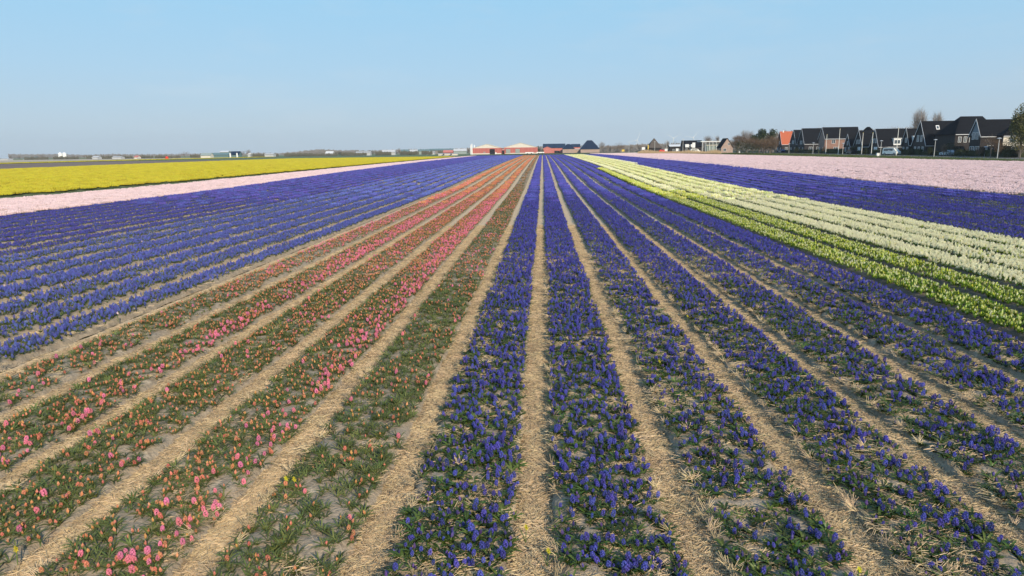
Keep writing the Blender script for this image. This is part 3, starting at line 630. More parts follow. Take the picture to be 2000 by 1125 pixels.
def gable_house(name, label, cat, loc, half, length, eave, ridge, wall, roof, group=None, along='X', barge=True, hip0=0., hip1=0., over=.3, gutter=True, gablem=None, rooft=.14):
    """along='X': ridge runs +X from the front gable at x=0 which faces -X; along='Y': front gable at y=0 faces -Y"""
    e = empty(name, loc, label, cat, group)
    def T(a, s, z): return (a, s, z) if along == 'X' else (-s, a, z)          # a: along ridge, s: sideways
    L_ = length; w_ = MB(); g_ = MB()
    w_.add([T(0, -half, -.3), T(0, half, -.3), T(L_, half, -.3), T(L_, -half, -.3), T(0, -half, eave), T(0, half, eave), T(L_, half, eave), T(L_, -half, eave)],
           [(0, 1, 5, 4), (1, 2, 6, 5), (2, 3, 7, 6), (3, 0, 4, 7)])
    if not hip0: g_.add([T(0, -half, eave), T(0, half, eave), T(0, 0, ridge-.05)], [(0, 1, 2)])
    if not hip1: g_.add([T(L_, -half, eave), T(L_, half, eave), T(L_, 0, ridge-.05)], [(0, 2, 1)])
    w_.build('wall', Mt[wall], e)
    if g_.v: g_.build('gable', Mt[gablem or wall], e)
    sl_ = (ridge-eave)/half; o = over; ro = MB(); z_e = eave-sl_*o
    a0, a1 = (-.25, L_+.25)
    r0, r1 = (hip0 if hip0 else a0), (L_-hip1 if hip1 else a1)
    ro.slab([T(a0, -half-o, z_e), T(a1, -half-o, z_e), T(r1, 0, ridge), T(r0, 0, ridge)], rooft)
    ro.slab([T(a1, half+o, z_e), T(a0, half+o, z_e), T(r0, 0, ridge), T(r1, 0, ridge)], rooft)
    if hip0: ro.slab([T(a0, half+o, z_e), T(a0, -half-o, z_e), T(r0, 0, ridge)], rooft)
    if hip1: ro.slab([T(a1, -half-o, z_e), T(a1, half+o, z_e), T(r1, 0, ridge)], rooft)
    rf = ro.build('roof', Mt[roof], e)
    if barge and not hip0:
        for s in (-1, 1):
            b = MB(); b.slab([T(a0-.06, s*(half+o+.05), z_e-.1), T(a0-.06, s*(half+o+.05), z_e+.22), T(a0-.06, 0, ridge+.28), T(a0-.06, 0, ridge-.06)], .05*(1 if s > 0 else -1)); b.build('barge_board', Mt['barge'], e)
    if gutter:
        b = MB(); 
        if along == 'X': b.box(a0+.1, a1, -half-o-.16, -half-o-.03, z_e-.06, z_e+.1)
        else: b.box(-half-o-.16, -half-o-.03, a0+.1, a1, z_e-.06, z_e+.1)
        b.build('gutter', Mt['barge'], e)
    return e
XF = 106.0
def street_house(label, pL, pA, pR, eave_py, ridge_py, pEnd, wall='brickd', roof='blackroof', xf=XF, name='house', hip0=0, hip1=0, barge=True, gablem=None, half=None, over=.25, gutter=True):
    """size and place from its outline: gable corners pL (far side), pR (near side), apex pA, ridge end pEnd"""
    ap = atX(pA, ridge_py, xf); Ym = ap.y; z0 = gz(Ym)+.1
    yl, yrr = atX(pL, eave_py, xf).y, atX(pR, eave_py, xf).y
    hf = half or (yl-yrr)/2; ez = atX(pR, eave_py, xf).z-z0; rz_ = ap.z-z0; Lx = atY(pEnd, ridge_py, Ym).x-xf
    e = gable_house(name, label, 'house', (xf, Ym, z0), hf, Lx, ez, rz_, wall, roof, 'houses along the village road', 'X', barge, hip0, hip1, over, gutter, gablem)
    e['dims'] = (hf, Lx, ez, rz_); return e
def gw(e, zc, cs, wd=.8, ht=1.4, face='-X'):
    hf = e['dims'][0]
    for c in cs: window(e, face, c, wd, ht, (0 if face == '-X' else -hf, zc))
def chimney(e, x, y, z, m='brickd', s=.35, h=1.2): MB().box(x-s, x+s, y-s, y+s, z-.6, z+h).build('chimney', Mt[m], e)
def skylight(e, x, t, wd=.9, ln=1.3):
    hf, Lx, ez, rz_ = e['dims']; a = Vector((x, -hf*(1-t), ez+(rz_-ez)*t)); sl_ = Vector((0, hf, rz_-ez)).normalized(); n = Vector((0, -(rz_-ez), hf)).normalized()
    q = [a+Vector((-wd/2, 0, 0)), a+Vector((wd/2, 0, 0)), a+Vector((wd/2, 0, 0))+sl_*ln, a+Vector((-wd/2, 0, 0))+sl_*ln]; q = [p+n*.15 for p in q]
    w_ = MB().slab(q, .08).build('skylight', Mt['dwhite'], e); c = sum(q, Vector())/4; q2 = [c+(p-c)*.62+n*.09 for p in q]; MB().slab(q2, .01).build('pane', Mt['glass'], w_)
def ground_row(e, zc=1.5, n=2): 
    hf, Lx, ez, rz_ = e['dims']; gw(e, zc, [hf*(-.55+1.1*i/(n-1)) if n > 1 else 0 for i in range(n)], .9, 1.5)
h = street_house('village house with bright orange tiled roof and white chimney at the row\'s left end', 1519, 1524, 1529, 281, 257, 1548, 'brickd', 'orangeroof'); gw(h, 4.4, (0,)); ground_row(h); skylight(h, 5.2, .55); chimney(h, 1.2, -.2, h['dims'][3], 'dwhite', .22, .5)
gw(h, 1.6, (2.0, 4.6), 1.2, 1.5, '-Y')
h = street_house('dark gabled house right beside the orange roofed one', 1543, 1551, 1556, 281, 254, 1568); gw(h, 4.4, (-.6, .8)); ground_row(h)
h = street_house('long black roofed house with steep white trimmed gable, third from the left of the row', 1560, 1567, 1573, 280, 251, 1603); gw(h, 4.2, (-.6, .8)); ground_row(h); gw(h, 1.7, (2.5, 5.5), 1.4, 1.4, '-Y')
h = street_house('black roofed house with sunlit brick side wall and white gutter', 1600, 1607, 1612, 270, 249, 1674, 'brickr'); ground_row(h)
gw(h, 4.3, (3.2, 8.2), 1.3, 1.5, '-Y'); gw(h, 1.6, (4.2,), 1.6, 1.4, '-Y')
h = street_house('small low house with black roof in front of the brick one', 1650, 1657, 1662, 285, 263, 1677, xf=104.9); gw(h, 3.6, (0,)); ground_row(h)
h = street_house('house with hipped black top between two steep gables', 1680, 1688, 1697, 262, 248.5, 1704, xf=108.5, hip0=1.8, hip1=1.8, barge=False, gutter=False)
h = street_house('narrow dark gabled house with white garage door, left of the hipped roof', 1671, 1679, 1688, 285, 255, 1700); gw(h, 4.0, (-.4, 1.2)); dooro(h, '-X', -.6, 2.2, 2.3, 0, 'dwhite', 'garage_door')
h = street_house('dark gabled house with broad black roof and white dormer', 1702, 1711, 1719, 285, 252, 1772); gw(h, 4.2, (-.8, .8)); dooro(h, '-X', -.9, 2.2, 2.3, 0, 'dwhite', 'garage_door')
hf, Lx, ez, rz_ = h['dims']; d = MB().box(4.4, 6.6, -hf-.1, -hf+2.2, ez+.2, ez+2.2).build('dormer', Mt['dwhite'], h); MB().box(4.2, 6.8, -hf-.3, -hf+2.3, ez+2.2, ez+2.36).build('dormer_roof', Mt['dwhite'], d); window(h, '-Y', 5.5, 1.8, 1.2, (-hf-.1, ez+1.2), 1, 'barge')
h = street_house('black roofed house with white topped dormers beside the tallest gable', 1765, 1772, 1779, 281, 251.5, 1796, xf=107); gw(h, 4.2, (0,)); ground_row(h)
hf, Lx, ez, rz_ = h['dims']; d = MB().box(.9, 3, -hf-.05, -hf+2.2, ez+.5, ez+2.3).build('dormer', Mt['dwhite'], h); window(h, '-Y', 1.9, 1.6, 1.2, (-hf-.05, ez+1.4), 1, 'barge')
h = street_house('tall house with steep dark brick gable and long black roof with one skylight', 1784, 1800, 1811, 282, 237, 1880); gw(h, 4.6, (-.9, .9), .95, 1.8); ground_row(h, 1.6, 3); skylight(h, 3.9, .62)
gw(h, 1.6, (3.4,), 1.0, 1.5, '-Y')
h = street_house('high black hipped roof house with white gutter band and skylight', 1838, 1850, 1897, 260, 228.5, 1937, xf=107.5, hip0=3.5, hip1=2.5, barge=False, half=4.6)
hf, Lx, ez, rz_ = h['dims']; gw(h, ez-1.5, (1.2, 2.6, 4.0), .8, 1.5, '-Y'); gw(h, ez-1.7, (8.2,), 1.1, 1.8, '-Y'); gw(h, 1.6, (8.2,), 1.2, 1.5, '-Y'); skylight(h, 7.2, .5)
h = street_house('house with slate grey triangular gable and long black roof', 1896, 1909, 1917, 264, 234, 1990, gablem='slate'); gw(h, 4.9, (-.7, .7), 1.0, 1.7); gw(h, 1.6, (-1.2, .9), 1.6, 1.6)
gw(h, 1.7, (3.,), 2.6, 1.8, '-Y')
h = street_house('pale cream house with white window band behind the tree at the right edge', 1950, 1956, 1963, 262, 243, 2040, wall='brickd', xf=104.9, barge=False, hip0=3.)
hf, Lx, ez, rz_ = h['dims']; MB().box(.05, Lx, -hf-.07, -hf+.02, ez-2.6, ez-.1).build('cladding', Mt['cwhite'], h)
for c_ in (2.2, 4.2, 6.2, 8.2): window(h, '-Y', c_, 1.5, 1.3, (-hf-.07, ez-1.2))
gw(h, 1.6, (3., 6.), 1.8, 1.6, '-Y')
# detached houses further along
def far_house(name, label, x0, x1, base, eave_py, ridge_py, Y, wall, roof, hip=0, along='Xr', wins=(), depth=None, group=None, cat='house'):
    """ridge parallel to the picture; front eave faces us"""
    a = atY(x0, base, Y); b = atY(x1, base, Y); z0 = gz(Y); dp = depth or max(5, (b.x-a.x)*.5)
    ez = atY(x0, eave_py, Y).z-z0; rz_ = atY((x0+x1)/2, ridge_py, Y+dp/2).z-z0
    e = gable_house(name, label, cat, (a.x, Y+dp/2, z0), dp/2, b.x-a.x, max(.8, ez), rz_, wall, roof, group, 'X', False, hip, hip, .3, False)
    for f, wd_, ht_, zz in wins: window(e, '-Y', (b.x-a.x)*f, wd_, ht_, (-dp/2, zz), 1)
    return e
def front_gable(name, label, x0, x1, base, eave_py, ridge_py, Y, length, wall, roof, gablem=None, cat='barn', group=None, over=.2):
    a = atY(x0, base, Y); b = atY(x1, base, Y); z0 = gz(Y); return gable_house(name, label, cat, ((a.x+b.x)/2, Y, z0), (b.x-a.x)/2, length, max(.8, atY(x0, eave_py, Y).z-z0), atY((x0+x1)/2, ridge_py, Y).z-z0, wall, roof, group, 'Y', False, 0, 0, over, False, gablem), (b.x-a.x)/2
e, hw = front_gable('barn', 'left barn with red walls, cream gable and dark doorway', 923, 979, 301, 289.6, 281.5, 500, 30, 'redclad', 'cwhite', 'cwhite')
MB().box(-hw-.03, hw+.03, -.08, .0, 0, .75).build('plinth', Mt['cwhite'], e); MB().box(hw*.2, hw*.56, -.12, .02, .1, 3.7).build('door', Mt['dark'], e); MB().box(hw*.58, hw*.66, -.2, .02, .0, 1.4).build('panel', Mt['dwhite'], e); MB().box(-hw*.25, -hw*.1, -.1, .02, 1.1, 1.8).build('window', Mt['greyg'], e)
e, hw = front_gable('barn', 'right barn with red walls, wide cream gable and two grey green doors', 984, 1050, 300, 288.5, 279, 520, 30, 'redclad', 'cwhite', 'cwhite')
MB().box(-hw-.03, hw+.03, -.08, .0, 0, .7).build('plinth', Mt['cwhite'], e)
for f in (-.74, -.18): MB().box(hw*(f-.13), hw*(f+.13), -.14, .02, .5, 3.6).build('door', Mt['greyg'], e)
a = atY(981.5, 300, 510); s_ = empty('shed', (a.x, 510, gz(510)), 'low dark fronted shed between the two red barns', 'shed'); MB().box(-1.6, 1.6, 0, 8, 0, 3.3).build('wall', Mt['redclad'], s_); MB().box(-1.3, 1.3, -.1, .02, 0, 2.6).build('door', Mt['dark'], s_); MB().box(-1.8, 1.8, -.2, 8.2, 3.3, 3.5).build('roof', Mt['cwhite'], s_)
for px, tp, l in ((919.7, 283.5, 'slim white silo pipe left of the left barn'), (922, 281.5, 'tallest white silo pipe left of the left barn'), (926.5, 284, 'shortest white silo pipe, against the left barn')):
    a = atY(px, 300, 496 if px < 925 else 508); t_ = atY(px, tp, a.y); e = empty('silo_pipe', (a.x, a.y, gz(a.y)), l, 'pipe', 'white silo pipes'); hh = t_.z-gz(a.y); MB().tube((0, 0, 0), (0, 0, hh), .38, n=10).build('tube', Mt['dwhite'], e); MB().tube((0, 0, hh), (0, 0, hh+.35), .5, .1, n=10).build('cap', Mt['dwhite'], e)
e = far_house('farm_building', 'long pink red farm building with dark solar roof, right of the barns', 1061, 1104, 298, 289, 281, 560, 'pinkwall', 'solar', depth=14)
b_, = (e,); MB().box(9, 13, -7.2, -6.98, .2, 1.9).build('door', Mt['dark'], e)
e, hw = front_gable('farm_building', 'low pink red gable end in front of the solar roofed building', 1062, 1076, 298.5, 289.5, 286.5, 545, 8, 'pinkwall', 'pinkwall', cat='farm building')
e = far_house('farm_building', 'low farmhouse with black hipped roof and pale brick wall', 1099, 1122, 298, 290.5, 281.5, 548, 'brickp', 'solar', hip=3.5, depth=9)
e = far_house('solar_roof_building', 'dark solar roof behind the pink red building, furthest left', 1061, 1073, 296, 287, 282, 600, 'pinkwall', 'solar', depth=9, cat='farm building')
e = far_house('solar_roof_building', 'dark solar roof behind, just left of the large black pyramid roof', 1116, 1133, 296, 287, 281.5, 600, 'pinkwall', 'solar', depth=9, cat='farm building')
e = far_house('pyramid_farmhouse', 'large farmhouse with tall black pyramid roof on pale brick walls', 1134, 1171, 298, 291, 274.3, 552, 'brickp', 'solar', hip=5.6, depth=15, cat='farmhouse')
e = far_house('brick_wall_wing', 'low pale brick wing joining the two black roofed farmhouses', 1122, 1134, 298, 291.5, 290.5, 556, 'brickp', 'cwhite', depth=4, cat='farm building')
e = far_house('pyramid_farmhouse', 'brown farmhouse with pointed thatched pyramid roof by the road', 1266, 1292, 295, 288, 270.5, 430, 'brickd', 'thatch', hip=3.9, depth=8.8, cat='farmhouse')
e = far_house('house', 'long low brown house with pale roof right of the thatched farmhouse', 1308, 1333, 296, 286, 282.5, 400, 'brickd', 'barge', wins=((.3, 1.2, 1.2, 1.5), (.7, 1.2, 1.2, 1.5)))
e = far_house('house', 'dark roofed house with white dormers and white shopfront', 1333, 1371, 297, 286, 274.5, 380, 'brickd', 'blackroof', wins=((.2, 1.3, 1.4, 1.6), (.6, 1.5, 1.4, 1.6)))
for f in (.2, .48): MB().box((f-.09)*11, (f+.09)*11, -3.4, -1, 3.0, 4.6).build('dormer', Mt['dwhite'], e)
# flat canopy on columns
a = atY(1368, 296, 360); b = atY(1411, 296, 360); z0 = gz(360); tz = atY(1390, 275.5, 360).z-z0; W_ = b.x-a.x
e = empty('canopy', (a.x, 360, z0), 'flat white roofed pavilion standing on slim white columns', 'canopy'); MB().box(0, W_, 0, 9, tz-.35, tz).build('roof', Mt['dwhite'], e); MB().box(W_*.35, W_-.3, 3, 8.5, 0, tz-1.2).build('wall', Mt['greyg'], e); MB().box(W_*.32, W_, 2.6, 3, tz-2.2, tz-1.1).build('fascia', Mt['cwhite'], e)
for i in range(6): MB().tube((W_*(.08+.16*i), .3, 0), (W_*(.08+.16*i), .3, tz-.35), .12, n=8).build('column', Mt['dwhite'], e)
e, hw = front_gable('house', 'house with pale brick gable and black roof beside the clump of trees', 1408, 1431, 298, 288, 270, 330, 8, 'brickp', 'blackroof', cat='house'); window(e, '-Y', .8, .9, 1.1, (0, 4.2)); window(e, '-Y', -1, 1.3, 1.3, (0, 1.6))
# small buildings of the left horizon
FB = [('tank', 118.5, 0, 0, 0), ]
for px, l in ((118.3, 'left one of two round white storage tanks above the far trees'), (126.6, 'right one of two round white storage tanks above the far trees')):
    Y = 640; a = atY(px, 308, Y); r = (atY(px+3.4, 308, Y).x-a.x); tp = atY(px, 297.6, Y).z-gz(Y); e = empty('storage_tank', (a.x, Y, gz(Y)), l, 'tank', 'white storage tanks')
    MB().tube((0, 0, 0), (0, 0, tp*.86), r, n=20).build('shell', Mt['dwhite'], e); MB().tube((0, 0, tp*.86), (0, 0, tp), r, r*.3, n=20).build('dome', Mt['dwhite'], e)
for (x0, x1, ba, ea, ri, Y, wm, rm, l) in ((0, 16, 312.5, 310.8, 309.6, 520, 'hazewhite', 'hazewhite', 'long low white shed at the left edge of the horizon'), (45, 68, 311.5, 310, 306.8, 560, 'greyg', 'teal', 'low grey green roofed shed left of the white tanks'),
    (180, 191, 310, 307.6, 304.8, 520, 'hazewhite', 'hazewhite', 'small white gabled house right of the white tanks'), (219, 236, 309.5, 307.5, 305.7, 520, 'hazewhite', 'hazewhite', 'long white shed between the small white house and the red tank'),
    (262, 268, 309, 307, 304.3, 520, 'cwhite', 'pinkwall', 'tiny cream house with reddish roof'), (392, 411, 307.3, 303.5, 299, 480, 'cwhite', 'greyg', 'cream barn with sloping grey roof, left of the blue green sheds'),
    (413, 446, 307, 302.5, 298.6, 500, 'teal', 'teal', 'wide blue green shed in the far farmyard'), (430, 446, 305, 297, 294.8, 540, 'greyg', 'barge', 'pale flat topped shed behind the blue green one'), (450, 467, 307, 302, 295.8, 490, 'teal', 'solar', 'dark domed barn with white doors in the far farmyard'),
    (484, 489, 305, 301.5, 299.5, 540, 'hazewhite', 'cwhite', 'tiny white house under the far bare tree'), (517, 534, 305, 301.3, 299.4, 520, 'hazewhite', 'hazewhite', 'white low house alone right of the far farmyard'), (636, 650, 303, 299.5, 295.6, 560, 'hazewhite', 'barge', 'white gabled house in front of the dark far trees'),
    (695, 723, 301.5, 298.3, 296.2, 560, 'hazewhite', 'hazewhite', 'long white greenhouse shed with sloping roof'), (746, 771, 300, 297, 292.9, 580, 'hazewhite', 'hazewhite', 'white farm building with broad gable'), (800, 815, 299.5, 296, 292.3, 600, 'thatch', 'hazewhite', 'farmhouse with pale white roof in the left centre distance'),
    (783, 840, 299, 295.5, 292, 660, 'greyg', 'teal', 'wide grey blue shed roof behind the pale roofed farmhouse'), (831, 848, 299.5, 297.6, 296.4, 560, 'hazewhite', 'hazewhite', 'low white box shed'), (856, 893, 303, 300.6, 299.6, 420, 'cwhite', 'hazewhite', 'long low white frame shed at the field corner'),
    (866, 884, 301, 297.2, 293.5, 500, 'redclad', 'pinkwall', 'small house with brown red roof behind the white frame shed'), (886, 911, 299, 295, 290.6, 600, 'greyg', 'hazewhite', 'shed with bright white roof left of the red barns'), (838, 890, 299, 293.6, 290.5, 700, 'farwood', 'teal', 'very wide dark grey roof in the haze left of the barns')):
    wm0 = wm
    e = far_house('far_building', l, x0, x1, ba, ea, ri, Y, wm, rm, cat='building', depth=5); W_ = atY(x1, ba, Y).x-atY(x0, ba, Y).x
    if l.startswith('dark domed'):
        for f in (.12, .9): MB().box(W_*f-.5, W_*f+.5, -4.2, -3.98, 0, 3.2).build('door', Mt['dwhite'], e)
    elif wm in ('hazewhite', 'cwhite') and x1-x0 > 20: [MB().box(W_*f-.5, W_*f+.5, -4.1, -3.98, .3, 1.2).build('window', Mt['glass'], e) for f in (.3, .7)]
e = empty('red_tank', tuple(atY(326, 309.7, 380)[:2])+(gz(380),), 'small bright red rounded tank standing alone in the far left fields', 'tank'); MB().tube((0, 0, 0), (0, 0, .5), .35, .7, 12).build('foot', Mt['red'], e); MB().tube((0, 0, .5), (0, 0, 1.3), .85, .85, 12).build('body', Mt['red'], e); MB().tube((0, 0, 1.3), (0, 0, 1.75), .85, .3, 12).build('lid', Mt['red'], e)
# ------------------------------------------------------------------ vehicles
def vehicle(name, label, loc, rz, m, prof_, wd, wheels, glassr, cat='car'):
    e = empty(name, loc, label, cat, None, rz); b = MB(); n = len(prof_)
    for s in (-1, 1): b.v += [(x, s*wd/2*(1 if z < .9 else .86), z) for x, z in prof_]
    b.f += [tuple(range(n)), tuple(range(2*n-1, n-1, -1))]+[(i, n+i, n+(i+1) % n, (i+1) % n) for i in range(n)]
    b.build('body', Mt[m], e)
    for x0, x1, z0, z1 in glassr:
        for s in (-1, 1): MB().box(x0, x1, s*wd/2*.89-.02, s*wd/2*.89+.02, z0, z1).build('side_window', Mt['glass'], e)
    for x in wheels:
        for s in (-1, 1): w_ = MB().tube((x, s*(wd/2-.2), .32), (x, s*(wd/2+.02), .32), .32, n=14).build('wheel', Mt['rubber'], e); MB().tube((x, s*(wd/2+.021), .32), (x, s*(wd/2+.035), .32), .18, n=10).build('rim', Mt['metal'], w_)
    L_ = max(x for x, z in prof_)
    for s in (-1, 1): MB().box(L_-.04, L_+.03, s*wd*.36-.15, s*wd*.36+.15, .6, .78).build('headlight', Mt['dwhite'], e)
    return e
CAR = [(-2.1, .25), (2.1, .25), (2.15, .7), (1.3, .95), (.55, 1.42), (-1.2, 1.46), (-1.95, 1.0), (-2.15, .85)]
VAN = [(-2.3, .3), (2.3, .3), (2.35, .9), (1.75, 1.2), (1.1, 1.95), (-2.2, 2.0), (-2.35, 1.2)]
def vpos(px, X): d = ray(px, 300); t = (X-CX)/d.x; Y = t*d.y; return (X, Y, gz(Y)+.16)
vehicle('parked_car', 'dark blue car parked in front of the orange roofed house', vpos(1526, 103.6), R_(90), 'carblue', CAR, 1.75, (-1.3, 1.3), ((-1.1, -.2, .98, 1.36), (-.1, .6, .98, 1.3)))
vehicle('parked_car', 'black car parked below the flagpoles', vpos(1662, 103.6), R_(90), 'carblack', CAR, 1.75, (-1.3, 1.3), ((-1.1, -.2, .98, 1.36), (-.1, .6, .98, 1.3)))
vehicle('white_van', 'white van standing at the roadside with its sunlit end turned to the camera', vpos(1741, 101.5), R_(-62), 'carwhite', VAN, 1.9, (-1.5, 1.5), ((-1.9, .9, 1.2, 1.7),), 'van')
vehicle('parked_car', 'pale grey car behind the hedge below the high hipped roof', vpos(1850, 105.2), R_(90), 'cargrey', CAR, 1.75, (-1.3, 1.3), ((-1.1, -.2, .98, 1.36), (-.1, .6, .98, 1.3)))
a = atY(1295, 290, 385); vehicle('parked_car', 'red car near the thatched farmhouse', (a.x, 385, gz(385)+.5), 0, 'red', CAR, 1.75, (-1.3, 1.3), ((-1.1, -.2, .98, 1.36), (-.1, .6, .98, 1.3)))
a = atY(1358, 294, 345); vehicle('white_van', 'white camper van beside the tall white sign', (a.x, 345, gz(345)+.2), 0, 'carwhite', VAN, 1.9, (-1.5, 1.5), ((-1.9, .9, 1.2, 1.7),), 'van')
for x0, x1, Y, l in ((1026, 1042, 470, 'white trailer with low sides in front of the right barn'), (1048, 1063, 480, 'long white trailer right of the right barn')):
    a = atY(x0, 299, Y); b = atY(x1, 299, Y); e = empty('trailer', ((a.x+b.x)/2, Y, gz(Y)), l, 'trailer', 'white trailers by the barns'); hw = (b.x-a.x)/2; MB().box(-hw, hw, -1, 1, .5, 1.25).build('body', Mt['dwhite'], e)
    for s in (-.5, .5): MB().tube((s*hw, -1.05, .35), (s*hw, -.85, .35), .35, n=12).build('wheel', Mt['rubber'], e)
# ------------------------------------------------------------------ poles, lamps, signs
def flagpole(px, top, X, label):
    Y = vpos(px, X)[1]; z0 = gz(Y)+.05; tp = atX(px, top, X).z-z0; e = empty('flagpole', (X, Y, z0), label, 'flagpole', 'white flagpoles in front of the houses'); MB().tube((0, 0, 0), (0, 0, tp), .11, .07, 8).build('pole', Mt['pole'], e); MB().tube((0, 0, tp), (0, 0, tp+.18), .12, .03, 8).build('finial', Mt['lampy'], e)
for px, top, X, l in ((1505, 267, 104.2, 'cream flagpole in front of the bare brown trees, leftmost'), (1612.5, 263, 103.5, 'white flagpole at the left end of the sunlit brick wall'), (1637, 252, 99.5, 'tall white flagpole in front of the sunlit brick wall'), (1682.5, 260, 103.0, 'white flagpole in front of the left gable beside the hipped roof'), (1701.5, 260, 103.0, 'white flagpole in front of the hipped roof, further right'), (1750.5, 251, 101., 'tall white flagpole rising behind the white van')):
    flagpole(px, top, X, l)
def lamp(px, top, X, label):
    Y = vpos(px, X)[1]; z0 = gz(Y)+.05; tp = atX(px, top, X).z-z0; e = empty('street_lamp', (X, Y, z0), label, 'street lamp', 'street lamps along the village road')
    MB().tube((0, 0, 0), (0, 0, tp), .085, .06, 8).build('pole', Mt['metal'], e); b = MB(); b.tube((0, 0, tp), (0, 0, tp+.12), .18, .5, 12); b.tube((0, 0, tp+.12), (0, 0, tp+.26), .52, .12, 12); b.build('lamp_head', Mt['barge'], e)
for px, top, X, l in ((1460, 281, 97, 'street lamp in front of the dark tree clump'), (1540.5, 281, 97, 'street lamp below the orange roof'), (1587.5, 280, 97, 'street lamp in front of the third house'), (1645.5, 281, 97, 'street lamp just right of the tall flagpole'), (1719.5, 276, 97, 'street lamp left of the white van'), (1824.5, 274, 97, 'street lamp in front of the long black roof'), (1924, 288, 104.8, 'short thin lamp post by the white framed bay window'), (1948.5, 271.5, 97, 'tall pale street lamp near the right edge')):
    lamp(px, top, X, l)
def lampY(px, base, top, Y, label):
    a = atY(px, base, Y); z0 = gz(Y); tp = atY(px, top, Y).z-z0; e = empty('street_lamp', (a.x, Y, z0), label, 'street lamp', 'street lamps in the far village'); MB().tube((0, 0, 0), (0, 0, tp), .12, .09, 6).build('pole', Mt['metal'], e); MB().box(-.5, .5, -.15, .15, tp, tp+.15).build('lamp_head', Mt['barge'], e)
for px, top, Y, l in ((1228.5, 279, 430, 'far lamp post left of the white sign board'), (1278.5, 277, 400, 'lamp post in front of the thatched roof'), (1301.5, 276, 400, 'lamp post right of the thatched roof'), (1333.5, 272.5, 372, 'tall thin mast at the corner of the dark roofed house'), (1347, 284, 372, 'short lamp post beside the white camper')): lampY(px, 296, top, Y, l)
for px, p1, top, bot, Y, m, l, c in ((1256.5, 3., 287.5, 292.5, 400, 'dwhite', 'small white sign board left of the thatched farmhouse', 'sign'), (1266, 1., 283, 292, 395, 'lampy', 'narrow yellow banner beside the thatched farmhouse', 'banner'), (1355, 3., 278.5, 288.5, 340, 'dwhite', 'tall white sign panel above the camper van', 'sign'), (1217, 2.6, 292, 296, 440, 'lampy', 'small yellow box near the brown bushes', 'box'), (1301, 2.6, 290.5, 295, 372, 'dwhite', 'small white box at the field edge below the red car', 'box'), (1322.5, 2.6, 290, 295.5, 370, 'dwhite', 'small white box at the field edge below the long low house', 'box')):
    a = atY(px-p1, bot, Y); b = atY(px+p1, top, Y); z0 = gz(Y); e = empty('sign' if c == 'sign' else c, ((a.x+b.x)/2, Y, z0), l, c); hw = (b.x-a.x)/2
    MB().box(-hw, hw, -.1, .1, max(.05, a.z-z0), max(.6, b.z-z0)).build('panel', Mt[m], e)
    for s in (-.7, .7): MB().box(s*hw-.05, s*hw+.05, .1, .2, 0, max(.3, b.z-z0)).build('post', Mt['metal'], e)
for px, py, l in ((1443.5, 302, 'small white post box at the far edge of the pink field'), (1714.5, 304.8, 'small white marker on the verge left of the white van')):
    X = 92; v = vpos(px, X); MBo = MB().box(-.35, .35, -.3, .3, 0, .8); e = empty('marker_box', (X, v[1], gz(v[1])+.05), l, 'box'); MBo.build('body', Mt['dwhite'], e); MB().box(-.4, .4, -.35, .35, .8, .88).build('lid', Mt['barge'], e)
def turbine(px, hub, Y, l, a0):
    a = atY(px, 290, Y); tp = atY(px, hub, Y).z; e = empty('wind_turbine', (a.x, Y, gz(Y)), l, 'wind turbine', 'faint wind turbines beyond the village'); MB().tube((0, 0, 0), (0, 0, tp-gz(Y)), .8, .5, 8).build('tower', Mt['dwhite'], e); z = tp-gz(Y); MB().box(-1.2, 1.2, -3, 3, z-1, z+1.2).build('nacelle', Mt['dwhite'], e)
    for i in range(3): t = a0+i*2*PI/3; MB().tube((0, -3.2, z), (math.cos(t)*26, -3.2, z+math.sin(t)*26), .45, .12, 5).build('blade', Mt['dwhite'], e)
for px, hub, l, a0 in ((1243.5, 274, 'faint white wind turbine left of the thatched farmhouse', 1.2), (1314.5, 270, 'faint white wind turbine between the farmhouse and the dark roofed house', .5), (1353, 268.5, 'faint white wind turbine above the dark roofed house', .9), (1401, 273, 'faint white wind turbine above the canopy', .2)): turbine(px, hub, 1900, l, a0)
